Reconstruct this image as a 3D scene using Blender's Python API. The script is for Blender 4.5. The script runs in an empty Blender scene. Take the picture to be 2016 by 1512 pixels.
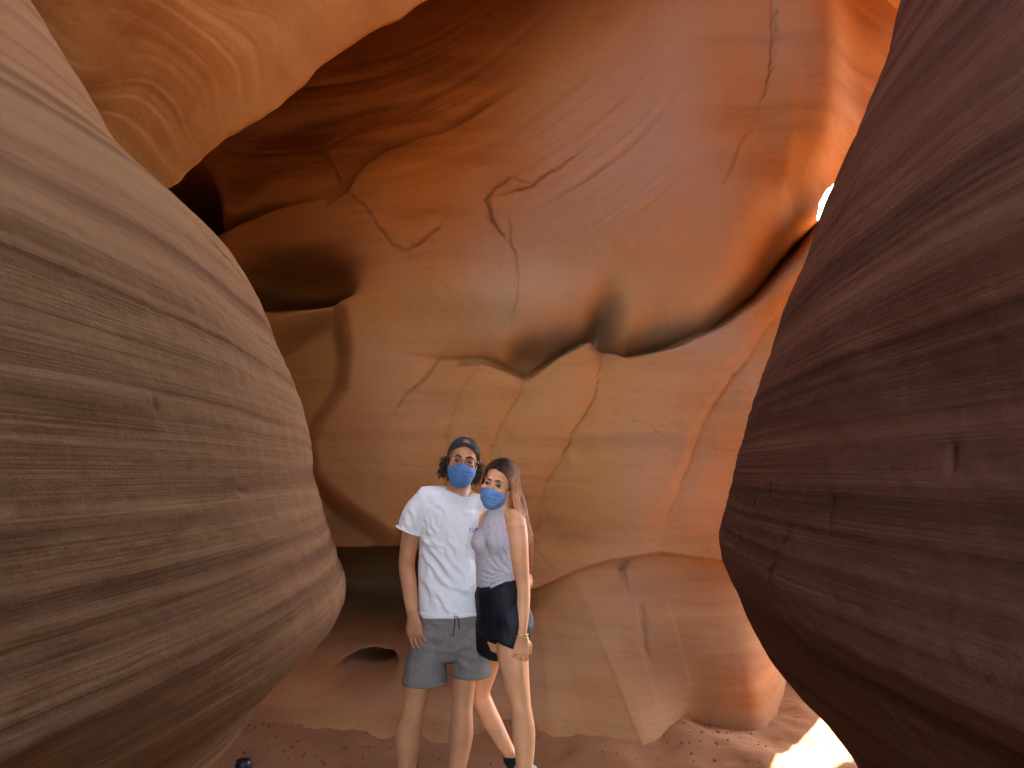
import bpy, bmesh, math, random
import numpy as np
from mathutils import Vector, Matrix

# ------------------------------------------------------------------ camera, sky, sun, exposure
sc = bpy.context.scene
COL = sc.collection
F = 1514.0                                   # focal length in pixels of the 2016 px wide photograph
PITCH = math.atan(174.0 / F)
CAM = Vector((0.0, 0.0, 1.66))
cam_data = bpy.data.cameras.new("camera")
cam_data.sensor_width = 36.0
cam_data.lens = 36.0 * F / 2016.0
cam_data.clip_start = 0.05
cam_data.clip_end = 500.0
cam = bpy.data.objects.new("camera", cam_data)
COL.objects.link(cam)
cam.location = CAM
cam.rotation_euler = (math.pi / 2 + PITCH, 0, 0)
sc.camera = cam

SUN_ELEV, SUN_AZ = math.radians(50), math.radians(35)     # azimuth of the sun, measured from +Y towards +X
world = bpy.data.worlds.new("World")
sc.world = world
world.use_nodes = True
wn = world.node_tree
wn.nodes.clear()
w_out = wn.nodes.new("ShaderNodeOutputWorld")
w_bg = wn.nodes.new("ShaderNodeBackground")
w_sky = wn.nodes.new("ShaderNodeTexSky")
w_sky.sky_type = 'NISHITA'
w_sky.sun_disc = False
w_sky.sun_elevation = SUN_ELEV
w_sky.sun_rotation = SUN_AZ
w_sky.air_density = 1.0
w_sky.dust_density = 1.5
w_sky.ozone_density = 1.0
w_bg.inputs['Strength'].default_value = 0.15
wn.links.new(w_sky.outputs[0], w_bg.inputs[0])
wn.links.new(w_bg.outputs[0], w_out.inputs[0])

sun_data = bpy.data.lights.new("sun", 'SUN')
sun_data.energy = 4.6
sun_data.angle = math.radians(0.5)
sun_data.color = (1.0, 0.95, 0.88)
sun = bpy.data.objects.new("sun", sun_data)
COL.objects.link(sun)
sdir = Vector((math.sin(SUN_AZ) * math.cos(SUN_ELEV), math.cos(SUN_AZ) * math.cos(SUN_ELEV), math.sin(SUN_ELEV)))
sun.rotation_euler = sdir.to_track_quat('Z', 'Y').to_euler()
sun.location = sdir * 30

sc.view_settings.view_transform = 'Standard'
sc.view_settings.look = 'None'
sc.view_settings.gamma = 1.0
sc.view_settings.use_curve_mapping = False
sc.view_settings.exposure = 4.3
sc.render.engine = 'CYCLES'
cy = sc.cycles
cy.use_adaptive_sampling = True
cy.adaptive_threshold = 0.03
cy.max_bounces = 8
cy.diffuse_bounces = 6
cy.glossy_bounces = 3
cy.transmission_bounces = 4
cy.sample_clamp_indirect = 6.0
cy.caustics_reflective = False
cy.caustics_refractive = False
cy.use_denoising = True
try:
    cy.denoiser = 'OPENIMAGEDENOISE'
except Exception:
    pass

# ------------------------------------------------------------------ helpers
CT, ST = math.cos(PITCH), math.sin(PITCH)

def W(px, py, Y):
    """world point seen at photograph pixel (px, py) at distance Y along the canyon"""
    u = (px - 1008.0) / F
    v = (756.0 - py) / F
    yy = CT - ST * v
    zz = ST + CT * v
    k = Y / yy
    return np.array([u * k, Y, CAM.z + zz * k])

def _hash(i, j, k, seed):
    n = (i.astype(np.int64) * 374761393 + j.astype(np.int64) * 668265263 + k.astype(np.int64) * 2147483647 + seed * 974711) & 0xFFFFFFFF
    n = ((n ^ (n >> 13)) * 1274126177) & 0xFFFFFFFF
    n = n ^ (n >> 16)
    return (n & 0xFFFF) / 32767.5 - 1.0

def vnoise(x, y=None, z=None, seed=0):
    x = np.asarray(x, float)
    y = np.zeros_like(x) if y is None else np.broadcast_to(np.asarray(y, float), x.shape)
    z = np.zeros_like(x) if z is None else np.broadcast_to(np.asarray(z, float), x.shape)
    xi, yi, zi = np.floor(x), np.floor(y), np.floor(z)
    fx, fy, fz = x - xi, y - yi, z - zi
    s = lambda t: t * t * t * (t * (t * 6 - 15) + 10)
    fx, fy, fz = s(fx), s(fy), s(fz)
    r = 0
    for a in (0, 1):
        wx = fx if a else 1 - fx
        for b in (0, 1):
            wy = fy if b else 1 - fy
            for c in (0, 1):
                wz = fz if c else 1 - fz
                r = r + wx * wy * wz * _hash(xi + a, yi + b, zi + c, seed)
    return r

def fbm(x, y=None, z=None, seed=0, octaves=4, gain=0.5):
    r, a, f = 0, 1.0, 1.0
    for o in range(octaves):
        r = r + a * vnoise(x * f, None if y is None else y * f, None if z is None else z * f, seed + 17 * o)
        a *= gain
        f *= 2.03
    return r

def smooth(a, b, x):
    t = np.clip((x - a) / (b - a), 0, 1)
    return t * t * (3 - 2 * t)

def grid_mesh(name, P, mat, closed_u=False, attrs=None, flip=False):
    """P: (nu, nv, 3) array of points -> one smooth mesh object"""
    nu, nv = P.shape[:2]
    idx = np.arange(nu * nv).reshape(nu, nv)
    if closed_u:
        idx = np.vstack([idx, idx[:1]])
    a, b, c, d = idx[:-1, :-1], idx[1:, :-1], idx[1:, 1:], idx[:-1, 1:]
    q = np.stack([a, b, c, d], -1).reshape(-1, 4)
    if flip:
        q = q[:, ::-1]
    me = bpy.data.meshes.new(name)
    me.vertices.add(nu * nv)
    me.vertices.foreach_set("co", P.reshape(-1).astype(np.float32))
    nf = len(q)
    me.loops.add(nf * 4)
    me.loops.foreach_set("vertex_index", q.reshape(-1).astype(np.int32))
    me.polygons.add(nf)
    me.polygons.foreach_set("loop_start", np.arange(0, nf * 4, 4, dtype=np.int32))
    me.polygons.foreach_set("loop_total", np.full(nf, 4, np.int32))
    me.polygons.foreach_set("use_smooth", np.ones(nf, bool))
    if attrs:
        for k, vals in attrs.items():
            at = me.attributes.new(k, 'FLOAT', 'POINT')
            at.data.foreach_set("value", np.asarray(vals, np.float32).reshape(-1))
    me.update()
    me.validate()
    ob = bpy.data.objects.new(name, me)
    COL.objects.link(ob)
    if mat:
        me.materials.append(mat)
    return ob

def tag(o, label=None, cat=None, group=None, kind=None):
    if label: o["label"] = label
    if cat: o["category"] = cat
    if group: o["group"] = group
    if kind: o["kind"] = kind
    return o

def polyline(X, Z, pts):
    """distance, side (+1 = above / left-hand of travel direction) and running parameter 0..1 of the nearest point"""
    pts = np.asarray(pts, float)
    L = np.hypot(*(pts[1:] - pts[:-1]).T)
    cum = np.concatenate([[0], np.cumsum(L)])
    D = np.full(X.shape, 1e9); S = np.zeros(X.shape); T = np.zeros(X.shape)
    for i in range(len(pts) - 1):
        a, b = pts[i], pts[i + 1]
        d = b - a
        l2 = d @ d + 1e-12
        t = np.clip(((X - a[0]) * d[0] + (Z - a[1]) * d[1]) / l2, 0, 1)
        ex, ez = X - a[0] - t * d[0], Z - a[1] - t * d[1]
        dist = np.hypot(ex, ez)
        side = np.sign(d[0] * ez - d[1] * ex)
        m = dist < D
        D = np.where(m, dist, D); S = np.where(m, side, S)
        T = np.where(m, (cum[i] + t * L[i]) / cum[-1], T)
    return D, S, T

# ------------------------------------------------------------------ rock materials
def nodes_of(mat):
    mat.use_nodes = True
    nt = mat.node_tree
    nt.nodes.clear()
    return nt

def rock_material(name, c_dark, c_mid, c_light, c_stain, band_scale=9.0, bump=0.5, stain=0.35, tilt=(0, 0, 0), grain=1.0, run=0.35):
    mat = bpy.data.materials.new(name)
    nt = nodes_of(mat)
    N, Lk = nt.nodes.new, nt.links.new
    out = N("ShaderNodeOutputMaterial")
    bs = N("ShaderNodeBsdfPrincipled")
    bs.inputs['Roughness'].default_value = 0.95
    bs.inputs['Specular IOR Level'].default_value = 0.1
    Lk(bs.outputs[0], out.inputs[0])
    geo = N("ShaderNodeNewGeometry")
    mp = N("ShaderNodeMapping"); mp.inputs['Rotation'].default_value = tilt
    Lk(geo.outputs['Position'], mp.inputs['Vector'])
    # long thin strata: noise squeezed along z
    sq = N("ShaderNodeMapping"); sq.inputs['Scale'].default_value = (run, run, band_scale)
    Lk(mp.outputs[0], sq.inputs['Vector'])
    n1 = N("ShaderNodeTexNoise"); n1.inputs['Scale'].default_value = 1.0; n1.inputs['Detail'].default_value = 6; n1.inputs['Roughness'].default_value = 0.66
    n1.inputs['Distortion'].default_value = 0.08
    Lk(sq.outputs[0], n1.inputs['Vector'])
    # broad colour drift
    n2 = N("ShaderNodeTexNoise"); n2.inputs['Scale'].default_value = 0.9; n2.inputs['Detail'].default_value = 4
    Lk(mp.outputs[0], n2.inputs['Vector'])
    at = N("ShaderNodeAttribute"); at.attribute_name = "band"
    mix0 = N("ShaderNodeMath"); mix0.operation = 'ADD'
    Lk(n1.outputs['Fac'], mix0.inputs[0]); Lk(at.outputs['Fac'], mix0.inputs[1])
    ramp = N("ShaderNodeValToRGB")
    e = ramp.color_ramp.elements
    e[0].position, e[0].color = 0.25, (*c_dark, 1)
    e[1].position, e[1].color = 0.78, (*c_light, 1)
    m = ramp.color_ramp.elements.new(0.50); m.color = (*c_mid, 1)
    Lk(mix0.outputs[0], ramp.inputs[0])
    r2 = N("ShaderNodeMapRange"); r2.inputs['From Min'].default_value = 0.45; r2.inputs['From Max'].default_value = 0.75
    Lk(n2.outputs['Fac'], r2.inputs['Value'])
    ms = N("ShaderNodeMath"); ms.operation = 'MULTIPLY'; ms.inputs[1].default_value = stain
    Lk(r2.outputs[0], ms.inputs[0])
    at2 = N("ShaderNodeAttribute"); at2.attribute_name = "stain"
    ma = N("ShaderNodeMath"); ma.operation = 'ADD'; ma.use_clamp = True
    Lk(ms.outputs[0], ma.inputs[0]); Lk(at2.outputs['Fac'], ma.inputs[1])
    mx = N("ShaderNodeMix"); mx.data_type = 'RGBA'
    Lk(ma.outputs[0], mx.inputs[0]); Lk(ramp.outputs[0], mx.inputs[6]); mx.inputs[7].default_value = (*c_stain, 1)
    # grain
    n3 = N("ShaderNodeTexNoise"); n3.inputs['Scale'].default_value = 60.0; n3.inputs['Detail'].default_value = 3; n3.inputs['Roughness'].default_value = 0.7
    Lk(geo.outputs['Position'], n3.inputs['Vector'])
    gr = N("ShaderNodeMapRange"); gr.inputs['To Min'].default_value = 0.86; gr.inputs['To Max'].default_value = 1.12
    Lk(n3.outputs['Fac'], gr.inputs['Value'])
    mg = N("ShaderNodeMix"); mg.data_type = 'RGBA'; mg.blend_type = 'MULTIPLY'; mg.inputs[0].default_value = grain
    Lk(mx.outputs[2], mg.inputs[6]); Lk(gr.outputs[0], mg.inputs[7])
    Lk(mg.outputs[2], bs.inputs['Base Color'])
    # fine relief: strata + grain
    sq2 = N("ShaderNodeMapping"); sq2.inputs['Scale'].default_value = (run * 2.2, run * 2.2, band_scale * 3.2)
    Lk(mp.outputs[0], sq2.inputs['Vector'])
    n4 = N("ShaderNodeTexNoise"); n4.inputs['Scale'].default_value = 1.0; n4.inputs['Detail'].default_value = 4; n4.inputs['Roughness'].default_value = 0.6
    Lk(sq2.outputs[0], n4.inputs['Vector'])
    n5 = N("ShaderNodeTexNoise"); n5.inputs['Scale'].default_value = 14.0; n5.inputs['Detail'].default_value = 4; n5.inputs['Roughness'].default_value = 0.6
    Lk(geo.outputs['Position'], n5.inputs['Vector'])
    b1 = N("ShaderNodeBump"); b1.inputs['Strength'].default_value = bump; b1.inputs['Distance'].default_value = 0.012
    Lk(n4.outputs['Fac'], b1.inputs['Height'])
    b2 = N("ShaderNodeBump"); b2.inputs['Strength'].default_value = bump * 0.7; b2.inputs['Distance'].default_value = 0.012
    Lk(n5.outputs['Fac'], b2.inputs['Height']); Lk(b1.outputs[0], b2.inputs['Normal'])
    n6 = N("ShaderNodeTexNoise"); n6.inputs['Scale'].default_value = 170.0; n6.inputs['Detail'].default_value = 2
    Lk(geo.outputs['Position'], n6.inputs['Vector'])
    b3 = N("ShaderNodeBump"); b3.inputs['Strength'].default_value = 0.35; b3.inputs['Distance'].default_value = 0.003
    Lk(n6.outputs['Fac'], b3.inputs['Height']); Lk(b2.outputs[0], b3.inputs['Normal'])
    Lk(b3.outputs[0], bs.inputs['Normal'])
    return mat

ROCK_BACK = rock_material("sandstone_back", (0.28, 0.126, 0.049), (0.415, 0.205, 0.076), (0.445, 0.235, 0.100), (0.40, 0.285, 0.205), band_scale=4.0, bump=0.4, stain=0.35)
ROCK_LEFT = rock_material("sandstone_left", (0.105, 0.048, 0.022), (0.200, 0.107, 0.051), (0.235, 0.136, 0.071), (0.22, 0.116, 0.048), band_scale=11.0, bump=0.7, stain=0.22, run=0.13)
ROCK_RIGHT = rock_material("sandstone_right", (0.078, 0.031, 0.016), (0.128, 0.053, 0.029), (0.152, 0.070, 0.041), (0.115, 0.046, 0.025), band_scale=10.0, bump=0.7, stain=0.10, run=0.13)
ROCK_SLAB = rock_material("sandstone_slab", (0.27, 0.110, 0.026), (0.37, 0.175, 0.048), (0.41, 0.21, 0.066), (0.26, 0.100, 0.024), band_scale=2.0, bump=0.35, stain=0.8, tilt=(0.2, 1.1, 0))
SAND = rock_material("canyon_sand", (0.19, 0.080, 0.031), (0.25, 0.110, 0.044), (0.30, 0.138, 0.060), (0.21, 0.092, 0.042), band_scale=1.0, bump=0.6, stain=0.5)

# ------------------------------------------------------------------ side walls of the slot
def prof(sil, Ys):
    """silhouette pixels -> (z, x/y ratio) table at distance Ys"""
    r = []
    for px, py in sil:
        p = W(px, py, Ys)
        r.append((p[2], p[0] / Ys))
    r.sort()
    return np.array(r)

def smooth_table(tab, z, w=0.075):
    zz = np.linspace(tab[0, 0], tab[-1, 0], 400)
    rr = np.interp(zz, tab[:, 0], tab[:, 1])
    k = np.exp(-((np.arange(-40, 41) * (zz[1] - zz[0])) / w) ** 2); k /= k.sum()
    rp = np.pad(rr, 40, mode='edge')
    # linear edge padding keeps the slope at both ends
    s0, s1 = rr[1] - rr[0], rr[-1] - rr[-2]
    rp[:40] = rr[0] + s0 * np.arange(-40, 0); rp[-40:] = rr[-1] + s1 * np.arange(1, 41)
    rs = np.convolve(rp, k, 'valid')
    out = np.interp(z, zz, rs)
    lo, hi = z < zz[0], z > zz[-1]
    out = np.where(lo, rs[0] + (z - zz[0]) * (rs[1] - rs[0]) / (zz[1] - zz[0]), out)
    out = np.where(hi, rs[-1] + (z - zz[-1]) * (rs[-1] - rs[-2]) / (zz[1] - zz[0]), out)
    return out

def spaced(*segs):
    """segs: (start, end, step) -> one increasing coordinate list"""
    r = []
    for a, b, s in segs:
        r.append(np.arange(a, b - 1e-9, s))
    r.append(np.array([segs[-1][1]]))
    return np.concatenate(r)

def strata_profile(zw, y, seed, amp):
    """rounded shelves separated by undercut grooves, height field over the warped height zw"""
    h = 0
    for i, (wl, a) in enumerate(((0.34, 1.0), (0.145, 0.62), (0.062, 0.34), (0.027, 0.16))):
        ph = zw / wl + 0.35 * vnoise(zw / wl * 0.6, seed=seed + i) + 0.10 * vnoise(y * 0.6, zw * 3, seed=seed + 40 + i)
        k = np.floor(ph)
        f = ph - k
        rnd = 0.5 + 0.5 * vnoise(k * 1.0 + 0.5, y * 0.25 + k * 7.3, seed=seed + 9 * i)
        saw = np.where(f < 0.82, np.sqrt(np.clip(f / 0.82, 0, 1)), np.cos((f - 0.82) / 0.18 * math.pi) * 0.5 + 0.5)
        h = h + a * rnd * (saw - 0.6)
    return h * amp

def side_wall(name, sil, Ys, sign, k_near, k_far, mat, seed, amp, tilt, bands=(), lean=0.27, cracks=()):
    y = spaced((-9, -0.5, 0.25), (-0.5, 0.9, 0.05), (0.9, Ys + 0.5, 0.0105), (Ys + 0.5, Ys + 1.6, 0.03), (Ys + 1.6, Ys + 5, 0.2))
    z = spaced((-2.0, 0.2, 0.06), (0.2, 0.9, 0.012), (0.9, 2.5, 0.0058), (2.5, 4.2, 0.012), (4.2, 10.0, 0.12))
    Yg, Zg = np.meshgrid(y, z, indexing='ij')
    tab = prof(sil, Ys)
    r = smooth_table(tab, z)[None, :]
    d = Yg - Ys
    kz = k_near + lean * np.clip(Zg - 2.05, 0, 1.6) ** 1.2 + 0.19 * np.clip(1.28 - Zg, 0, 0.8)          # higher up the wall swings away towards the camera
    off = np.where(d < 0, kz * d * d, k_far * d * d)
    # behind the camera the slot runs straight, then flares open
    off = np.where(Yg < 0.2, kz * (0.2 - Ys) ** 2 + np.maximum(-1.6 - Yg, 0) * 0.16, off)
    base = r * np.maximum(Yg, 0.2) + sign * off
    und = 0.022 * fbm(Yg * 0.8, Zg * 0.9, seed=seed + 3, octaves=3) * smooth(0.3, 1.2, np.abs(d))
    zw = Zg + tilt * (Yg - 2.0) + 0.010 * vnoise(Yg * 0.8, Zg * 1.4, seed=seed + 5) + 0.002 * vnoise(Yg * 4, Zg * 4, seed=seed + 6)
    st = strata_profile(zw, Yg, seed, amp)
    vary = 0.55 + 0.45 * vnoise(Yg * 0.7, Zg * 2.3, seed=seed + 8)
    rough = (0.0035 if sign < 0 else 0.0022) * fbm(Yg * 9, Zg * 14, seed=seed + 15, octaves=3) + (0.006 if sign < 0 else 0.0) * np.clip(vnoise(Yg * 5 + 3, Zg * 9, seed=seed + 16) - 0.62, 0, 1) * smooth(-0.2, 0.5, vnoise(Yg * 1.3, Zg * 1.3, seed=seed + 17))
    X = base - sign * (st * vary) + sign * (und + rough)
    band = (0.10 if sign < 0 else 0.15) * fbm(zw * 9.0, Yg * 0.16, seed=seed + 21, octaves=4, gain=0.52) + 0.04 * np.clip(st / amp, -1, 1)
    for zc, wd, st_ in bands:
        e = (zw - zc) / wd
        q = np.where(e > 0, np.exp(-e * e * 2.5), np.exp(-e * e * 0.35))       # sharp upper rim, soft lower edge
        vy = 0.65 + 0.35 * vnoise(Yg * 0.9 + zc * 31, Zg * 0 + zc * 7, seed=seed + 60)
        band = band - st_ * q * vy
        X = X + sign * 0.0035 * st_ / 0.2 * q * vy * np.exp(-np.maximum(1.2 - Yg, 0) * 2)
    if cracks:                                               # short open joints, given in (y, z)
        yw = Yg + 0.012 * fbm(Yg * 14, Zg * 14, seed=seed + 71, octaves=2); zk = Zg + 0.012 * fbm(Yg * 14 + 9, Zg * 14, seed=seed + 72, octaves=2)
        for pts, dep, wd in cracks:
            dd, ss, tt = polyline(yw, zk, pts)
            fade = np.sin(np.clip(tt, 0.03, 0.97) * math.pi) ** 0.5
            X = X + sign * fade * (dep * np.exp(-(dd / wd) ** 2) + 0.25 * dep * np.where(ss > 0, np.exp(-dd / 0.03), 0))
    P = np.stack([X, Yg, Zg], -1)
    return grid_mesh(name, P, mat, attrs={"band": band, "stain": np.zeros_like(band)}, flip=(sign > 0))

LEFT_SIL = [(-160, -260), (0, -40), (115, 140), (195, 262), (258, 372), (303, 412), (358, 462), (415, 505), (482, 562), (521, 632), (549, 705), (587, 775), (610, 850),
            (617, 930), (639, 1010), (652, 1060), (677, 1120), (690, 1178), (652, 1218), (595, 1252), (545, 1305), (500, 1372), (415, 1440), (345, 1512), (270, 1620)]
RIGHT_SIL = [(2060, -300), (1890, -100), (1830, 0), (1760, 110), (1735, 225), (1696, 300), (1668, 370), (1628, 440), (1602, 495), (1578, 570), (1536, 645), (1513, 720), (1483, 792),
             (1466, 850), (1450, 905), (1435, 980), (1411, 1050), (1420, 1100), (1450, 1150), (1472, 1210), (1515, 1275), (1580, 1330), (1625, 1378), (1661, 1430), (1715, 1512), (1770, 1600)]
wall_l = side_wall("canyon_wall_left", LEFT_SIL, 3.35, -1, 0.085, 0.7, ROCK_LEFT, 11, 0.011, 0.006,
                   bands=((3.30, 0.03, 0.14), (2.92, 0.02, 0.12), (2.62, 0.03, 0.16), (2.40, 0.015, 0.12), (2.22, 0.012, 0.14), (2.10, 0.010, 0.18), (1.985, 0.014, 0.2), (1.90, 0.008, 0.12), (1.815, 0.010, 0.2), (1.765, 0.012, 0.2),
                          (1.672, 0.030, 0.26), (1.565, 0.016, 0.22), (1.505, 0.022, 0.24), (1.455, 0.016, 0.2), (1.39, 0.022, 0.22), (1.30, 0.030, 0.2), (1.17, 0.03, 0.18), (1.02, 0.03, 0.2), (0.86, 0.03, 0.16), (0.70, 0.03, 0.2), (0.52, 0.03, 0.16)),
                   cracks=((((2.35, 2.43), (2.6, 2.385), (2.85, 2.35)), 0.020, 0.010), (((1.5, 1.80), (1.52, 1.77)), 0.012, 0.008), (((1.9, 1.62), (2.0, 1.615)), 0.010, 0.006)))
tag(wall_l, "banded tan sandstone canyon wall bulging in from the left edge", "rock wall", kind="structure")
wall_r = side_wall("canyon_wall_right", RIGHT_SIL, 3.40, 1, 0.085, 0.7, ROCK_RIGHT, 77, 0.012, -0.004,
                   bands=((3.4, 0.03, 0.14), (3.05, 0.02, 0.14), (2.75, 0.03, 0.16), (2.45, 0.02, 0.16), (2.24, 0.018, 0.18), (2.12, 0.010, 0.14), (2.02, 0.016, 0.18), (1.93, 0.012, 0.2), (1.85, 0.020, 0.22), (1.775, 0.010, 0.2),
                          (1.72, 0.010, 0.16), (1.60, 0.016, 0.14), (1.52, 0.012, 0.16), (1.43, 0.02, 0.18), (1.34, 0.02, 0.14), (1.2, 0.03, 0.14), (1.0, 0.03, 0.14), (0.8, 0.03, 0.14)), lean=0.07,
                   cracks=((((1.80, 1.605), (1.82, 1.57), (1.81, 1.51)), 0.016, 0.007), (((2.08, 1.51), (2.15, 1.43), (2.25, 1.36), (2.30, 1.26), (2.28, 1.16)), 0.020, 0.008),
                           (((2.45, 1.60), (2.50, 1.55), (2.52, 1.50)), 0.014, 0.007), (((2.30, 1.63), (2.33, 1.58)), 0.012, 0.006), (((2.6, 1.45), (2.7, 1.36), (2.72, 1.25)), 0.016, 0.008),
                           (((2.2, 2.55), (2.35, 2.42), (2.42, 2.25)), 0.014, 0.007), (((1.35, 1.71), (1.36, 1.66)), 0.012, 0.006)))
tag(wall_r, "dark reddish brown layered sandstone wall along the right edge", "rock wall", kind="structure")

# ------------------------------------------------------------------ back wall
def Ybase(x, z):
    x = np.asarray(x, float); z = np.asarray(z, float)
    y = 6.1 + 0.0 * x
    y = y - 1.50 * smooth(1.25, -0.2, z) * smooth(2.6, 1.5, x)
    y = y + 0.45 * smooth(0.55, -0.05, z) * smooth(0.75, 1.25, x)     # rounded underside low on the right                       # foot comes forward
    y = y - 0.10 * (z - 2.6) * smooth(2.6, 3.2, z) * smooth(8, 4.5, z)
    y = y + 0.03 * np.clip(-x - 1.0, 0, 5) ** 2        # left end runs back
    y = y + 0.22 * np.clip(x - 1.6, 0, 8) ** 2               # right end curves away into the passage
    y = y + 0.12 * smooth(-0.9, -2.2, x) * smooth(4.6, 2.6, z)
    return y

def onwall(pts):
    r = []
    for px, py in pts:
        Y = 6.0
        for _ in range(8):
            p = W(px, py, Y)
            Y = float(Ybase(p[0], p[2]))
        r.append((p[0], p[2]))
    return np.array(r)

def table(T, *tv):
    t, v = zip(*tv)
    return np.interp(T, t, v)

def build_back():
    x = spaced((-7, -2.7, 0.12), (-2.7, 3.0, 0.0105), (3.0, 4.2, 0.04), (4.2, 5.0, 0.2))
    z = spaced((-2.2, -0.2, 0.1), (-0.2, 5.4, 0.0105), (5.4, 13.0, 0.15))
    X, Z = np.meshgrid(x, z, indexing='ij')
    Y0 = Ybase(X, Z)
    XW = X + 0.018 * fbm(X * 7, Z * 7, seed=41, octaves=3)      # wobble that keeps cracks from running straight
    ZW = Z + 0.018 * fbm(X * 7 + 50, Z * 7, seed=42, octaves=3)
    D = np.zeros_like(X)                                     # positive towards the camera
    stain = np.zeros_like(X)
    band = np.zeros_like(X)

    def ledge(pts, A, w, shelf=0.08):
        """rounded underside above the line, thin shelf below it"""
        d, s, t = polyline(X, Z, onwall(pts))
        s = -s                                               # pts run left to right: + is below -> flip
        a = table(t, *A); ww = table(t, *w)
        above = s < 0
        q = np.clip(d / ww, 0, 1)
        up = -a * (1 - np.sqrt(np.clip(1 - (1 - q) ** 2, 0, 1)))
        dn = -a * smooth(shelf, 0, d)
        endfade = 1.0
        return np.where(above, up, dn) * endfade

    def groove(pts, depth, w, step=0.0, sw=0.25):
        d, s, t = polyline(XW, ZW, onwall(pts))
        n = 1 + 0.5 * vnoise(X * 9, Z * 9, seed=5)
        fade = np.sin(np.clip(t, 0.02, 0.98) * math.pi) ** 0.4
        g = -depth * np.exp(-(d / (w * n)) ** 2) * fade
        if step:
            g = g + step * s * np.exp(-d / sw) * fade
        return g

    def pit(px, py, rx, rz, depth, rot=0.0, p=1.0):
        c = onwall([(px, py)])[0]
        k = 6.0 / F
        dx, dz = (X - c[0]) / (rx * k), (Z - c[1]) / (rz * k)
        cr, sr = math.cos(rot), math.sin(rot)
        u, v = dx * cr + dz * sr, -dx * sr + dz * cr
        return -depth * np.exp(-(u * u + v * v) ** p)

    # ---- the long ledge under the dome
    D += ledge([(760, 690), (860, 705), (950, 702), (1035, 728), (1090, 692), (1165, 652), (1190, 668), (1240, 690), (1330, 668), (1420, 632), (1510, 565), (1600, 470), (1680, 380), (1760, 260)],
               [(0, 0.0), (0.1, 0.05), (0.2, 0.3), (0.27, 0.6), (0.36, 0.35), (0.44, 0.6), (0.5, 0.3), (0.62, 0.6), (0.75, 1.25), (0.88, 0.75), (1, 0.2)],
               [(0, 0.1), (0.1, 0.15), (0.2, 0.3), (0.27, 0.42), (0.36, 0.35), (0.44, 0.4), (0.5, 0.3), (0.62, 0.5), (0.75, 0.8), (0.88, 0.75), (1, 0.4)])
    D += pit(1190, 640, 24, 50, 0.5, 0.3) + pit(1040, 700, 34, 36, 0.35, 0.4)
    # ---- flutes of the apron below it
    D += groove([(930, 735), (900, 790), (875, 850), (866, 930), (880, 990)], 0.02, 0.05, -0.012, 0.15)
    D += groove([(1045, 715), (1012, 790), (985, 850), (960, 900)], 0.035, 0.08, -0.015, 0.2)
    D += groove([(1192, 655), (1182, 720), (1165, 790), (1120, 870), (1075, 960), (1050, 1060), (1045, 1130)], 0.04, 0.08, -0.02, 0.25)
    D += groove([(1510, 640), (1460, 720), (1400, 800), (1360, 900), (1320, 1000), (1296, 1070)], 0.03, 0.08, -0.02, 0.25)
    D += groove([(860, 705), (830, 750), (800, 780), (785, 815)], 0.02, 0.06, -0.03, 0.2)
    # ---- undercut below the apron
    d, s, t = polyline(X, Z, onwall([(520, 1080), (600, 1084), (680, 1086), (780, 1080), (880, 1120), (1000, 1165), (1060, 1160), (1130, 1126), (1200, 1102), (1300, 1086), (1420, 1104), (1560, 1140), (1700, 1180)]))
    a = table(t, (0, 1.9), (0.26, 1.9), (0.36, 0.55), (0.5, 0.10), (0.62, 0.13), (0.75, 0.16), (1, 0.3))
    D += np.where(s < 0, -a * np.sqrt(np.clip(1 - (1 - np.clip(d / 0.14, 0, 1)) ** 2, 0, 1)) * (1 - 0.8 * smooth(0.50, 1.0, d)), 0.0)
    # ---- jointed blocks on the left above
    D += ledge([(640, 400), (685, 374), (720, 326), (760, 300), (830, 270), (870, 262), (920, 235), (968, 200), (1010, 170)],
               [(0, 0.0), (0.12, 0.28), (0.35, 0.20), (0.6, 0.07), (0.85, 0.09), (1, 0.0)], [(0, 0.05), (0.12, 0.26), (0.4, 0.18), (1, 0.10)], 0.03)
    D += ledge([(360, 490), (410, 452), (450, 424), (500, 402), (560, 386), (640, 378), (690, 372)],
               [(0, 0.4), (0.2, 0.3), (0.45, 0.12), (0.7, 0.07), (1, 0.0)], [(0, 0.4), (0.3, 0.2), (1, 0.12)], 0.06)
    D += pit(560, 535, 125, 52, 0.9, 0.42, 1.6) + pit(545, 568, 115, 26, 1.6, 0.42, 1.5) + pit(560, 470, 120, 80, 0.18, 0.3, 1.5)
    D += ledge([(470, 275), (560, 250), (640, 235), (720, 212), (790, 205), (860, 180)],
               [(0, 0.0), (0.3, 0.14), (0.7, 0.14), (1, 0.0)], [(0, 0.15), (1, 0.15)], 0.22)
    D += groove([(600, 235), (650, 320), (686, 376), (740, 440), (772, 482), (806, 508)], 0.02, 0.012, 0.015, 0.25)
    D += groove([(395, 470), (440, 446), (470, 425), (508, 402)], 0.03, 0.012)
    D += groove([(640, 300), (690, 258), (712, 245)], 0.02, 0.02)
    D += groove([(780, 500), (830, 478), (872, 440)], 0.02, 0.02, 0.02, 0.12)
    D += pit(345, 400, 62, 75, 1.6, 0.0, 1.6)
    D += pit(600, 300, 60, 60, 0.05) + pit(470, 350, 50, 60, 0.12) + pit(740, 350, 70, 70, -0.06) + pit(840, 350, 90, 70, -0.07) + pit(720, 450, 60, 50, -0.05)
    # ---- step to the shadowed recess on the far left
    d, s, t = polyline(X, Z, onwall([(430, 690), (540, 625), (610, 585), (655, 568), (690, 605), (702, 690), (695, 770), (655, 830), (628, 870), (640, 930), (700, 985), (780, 1040)]))
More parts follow.
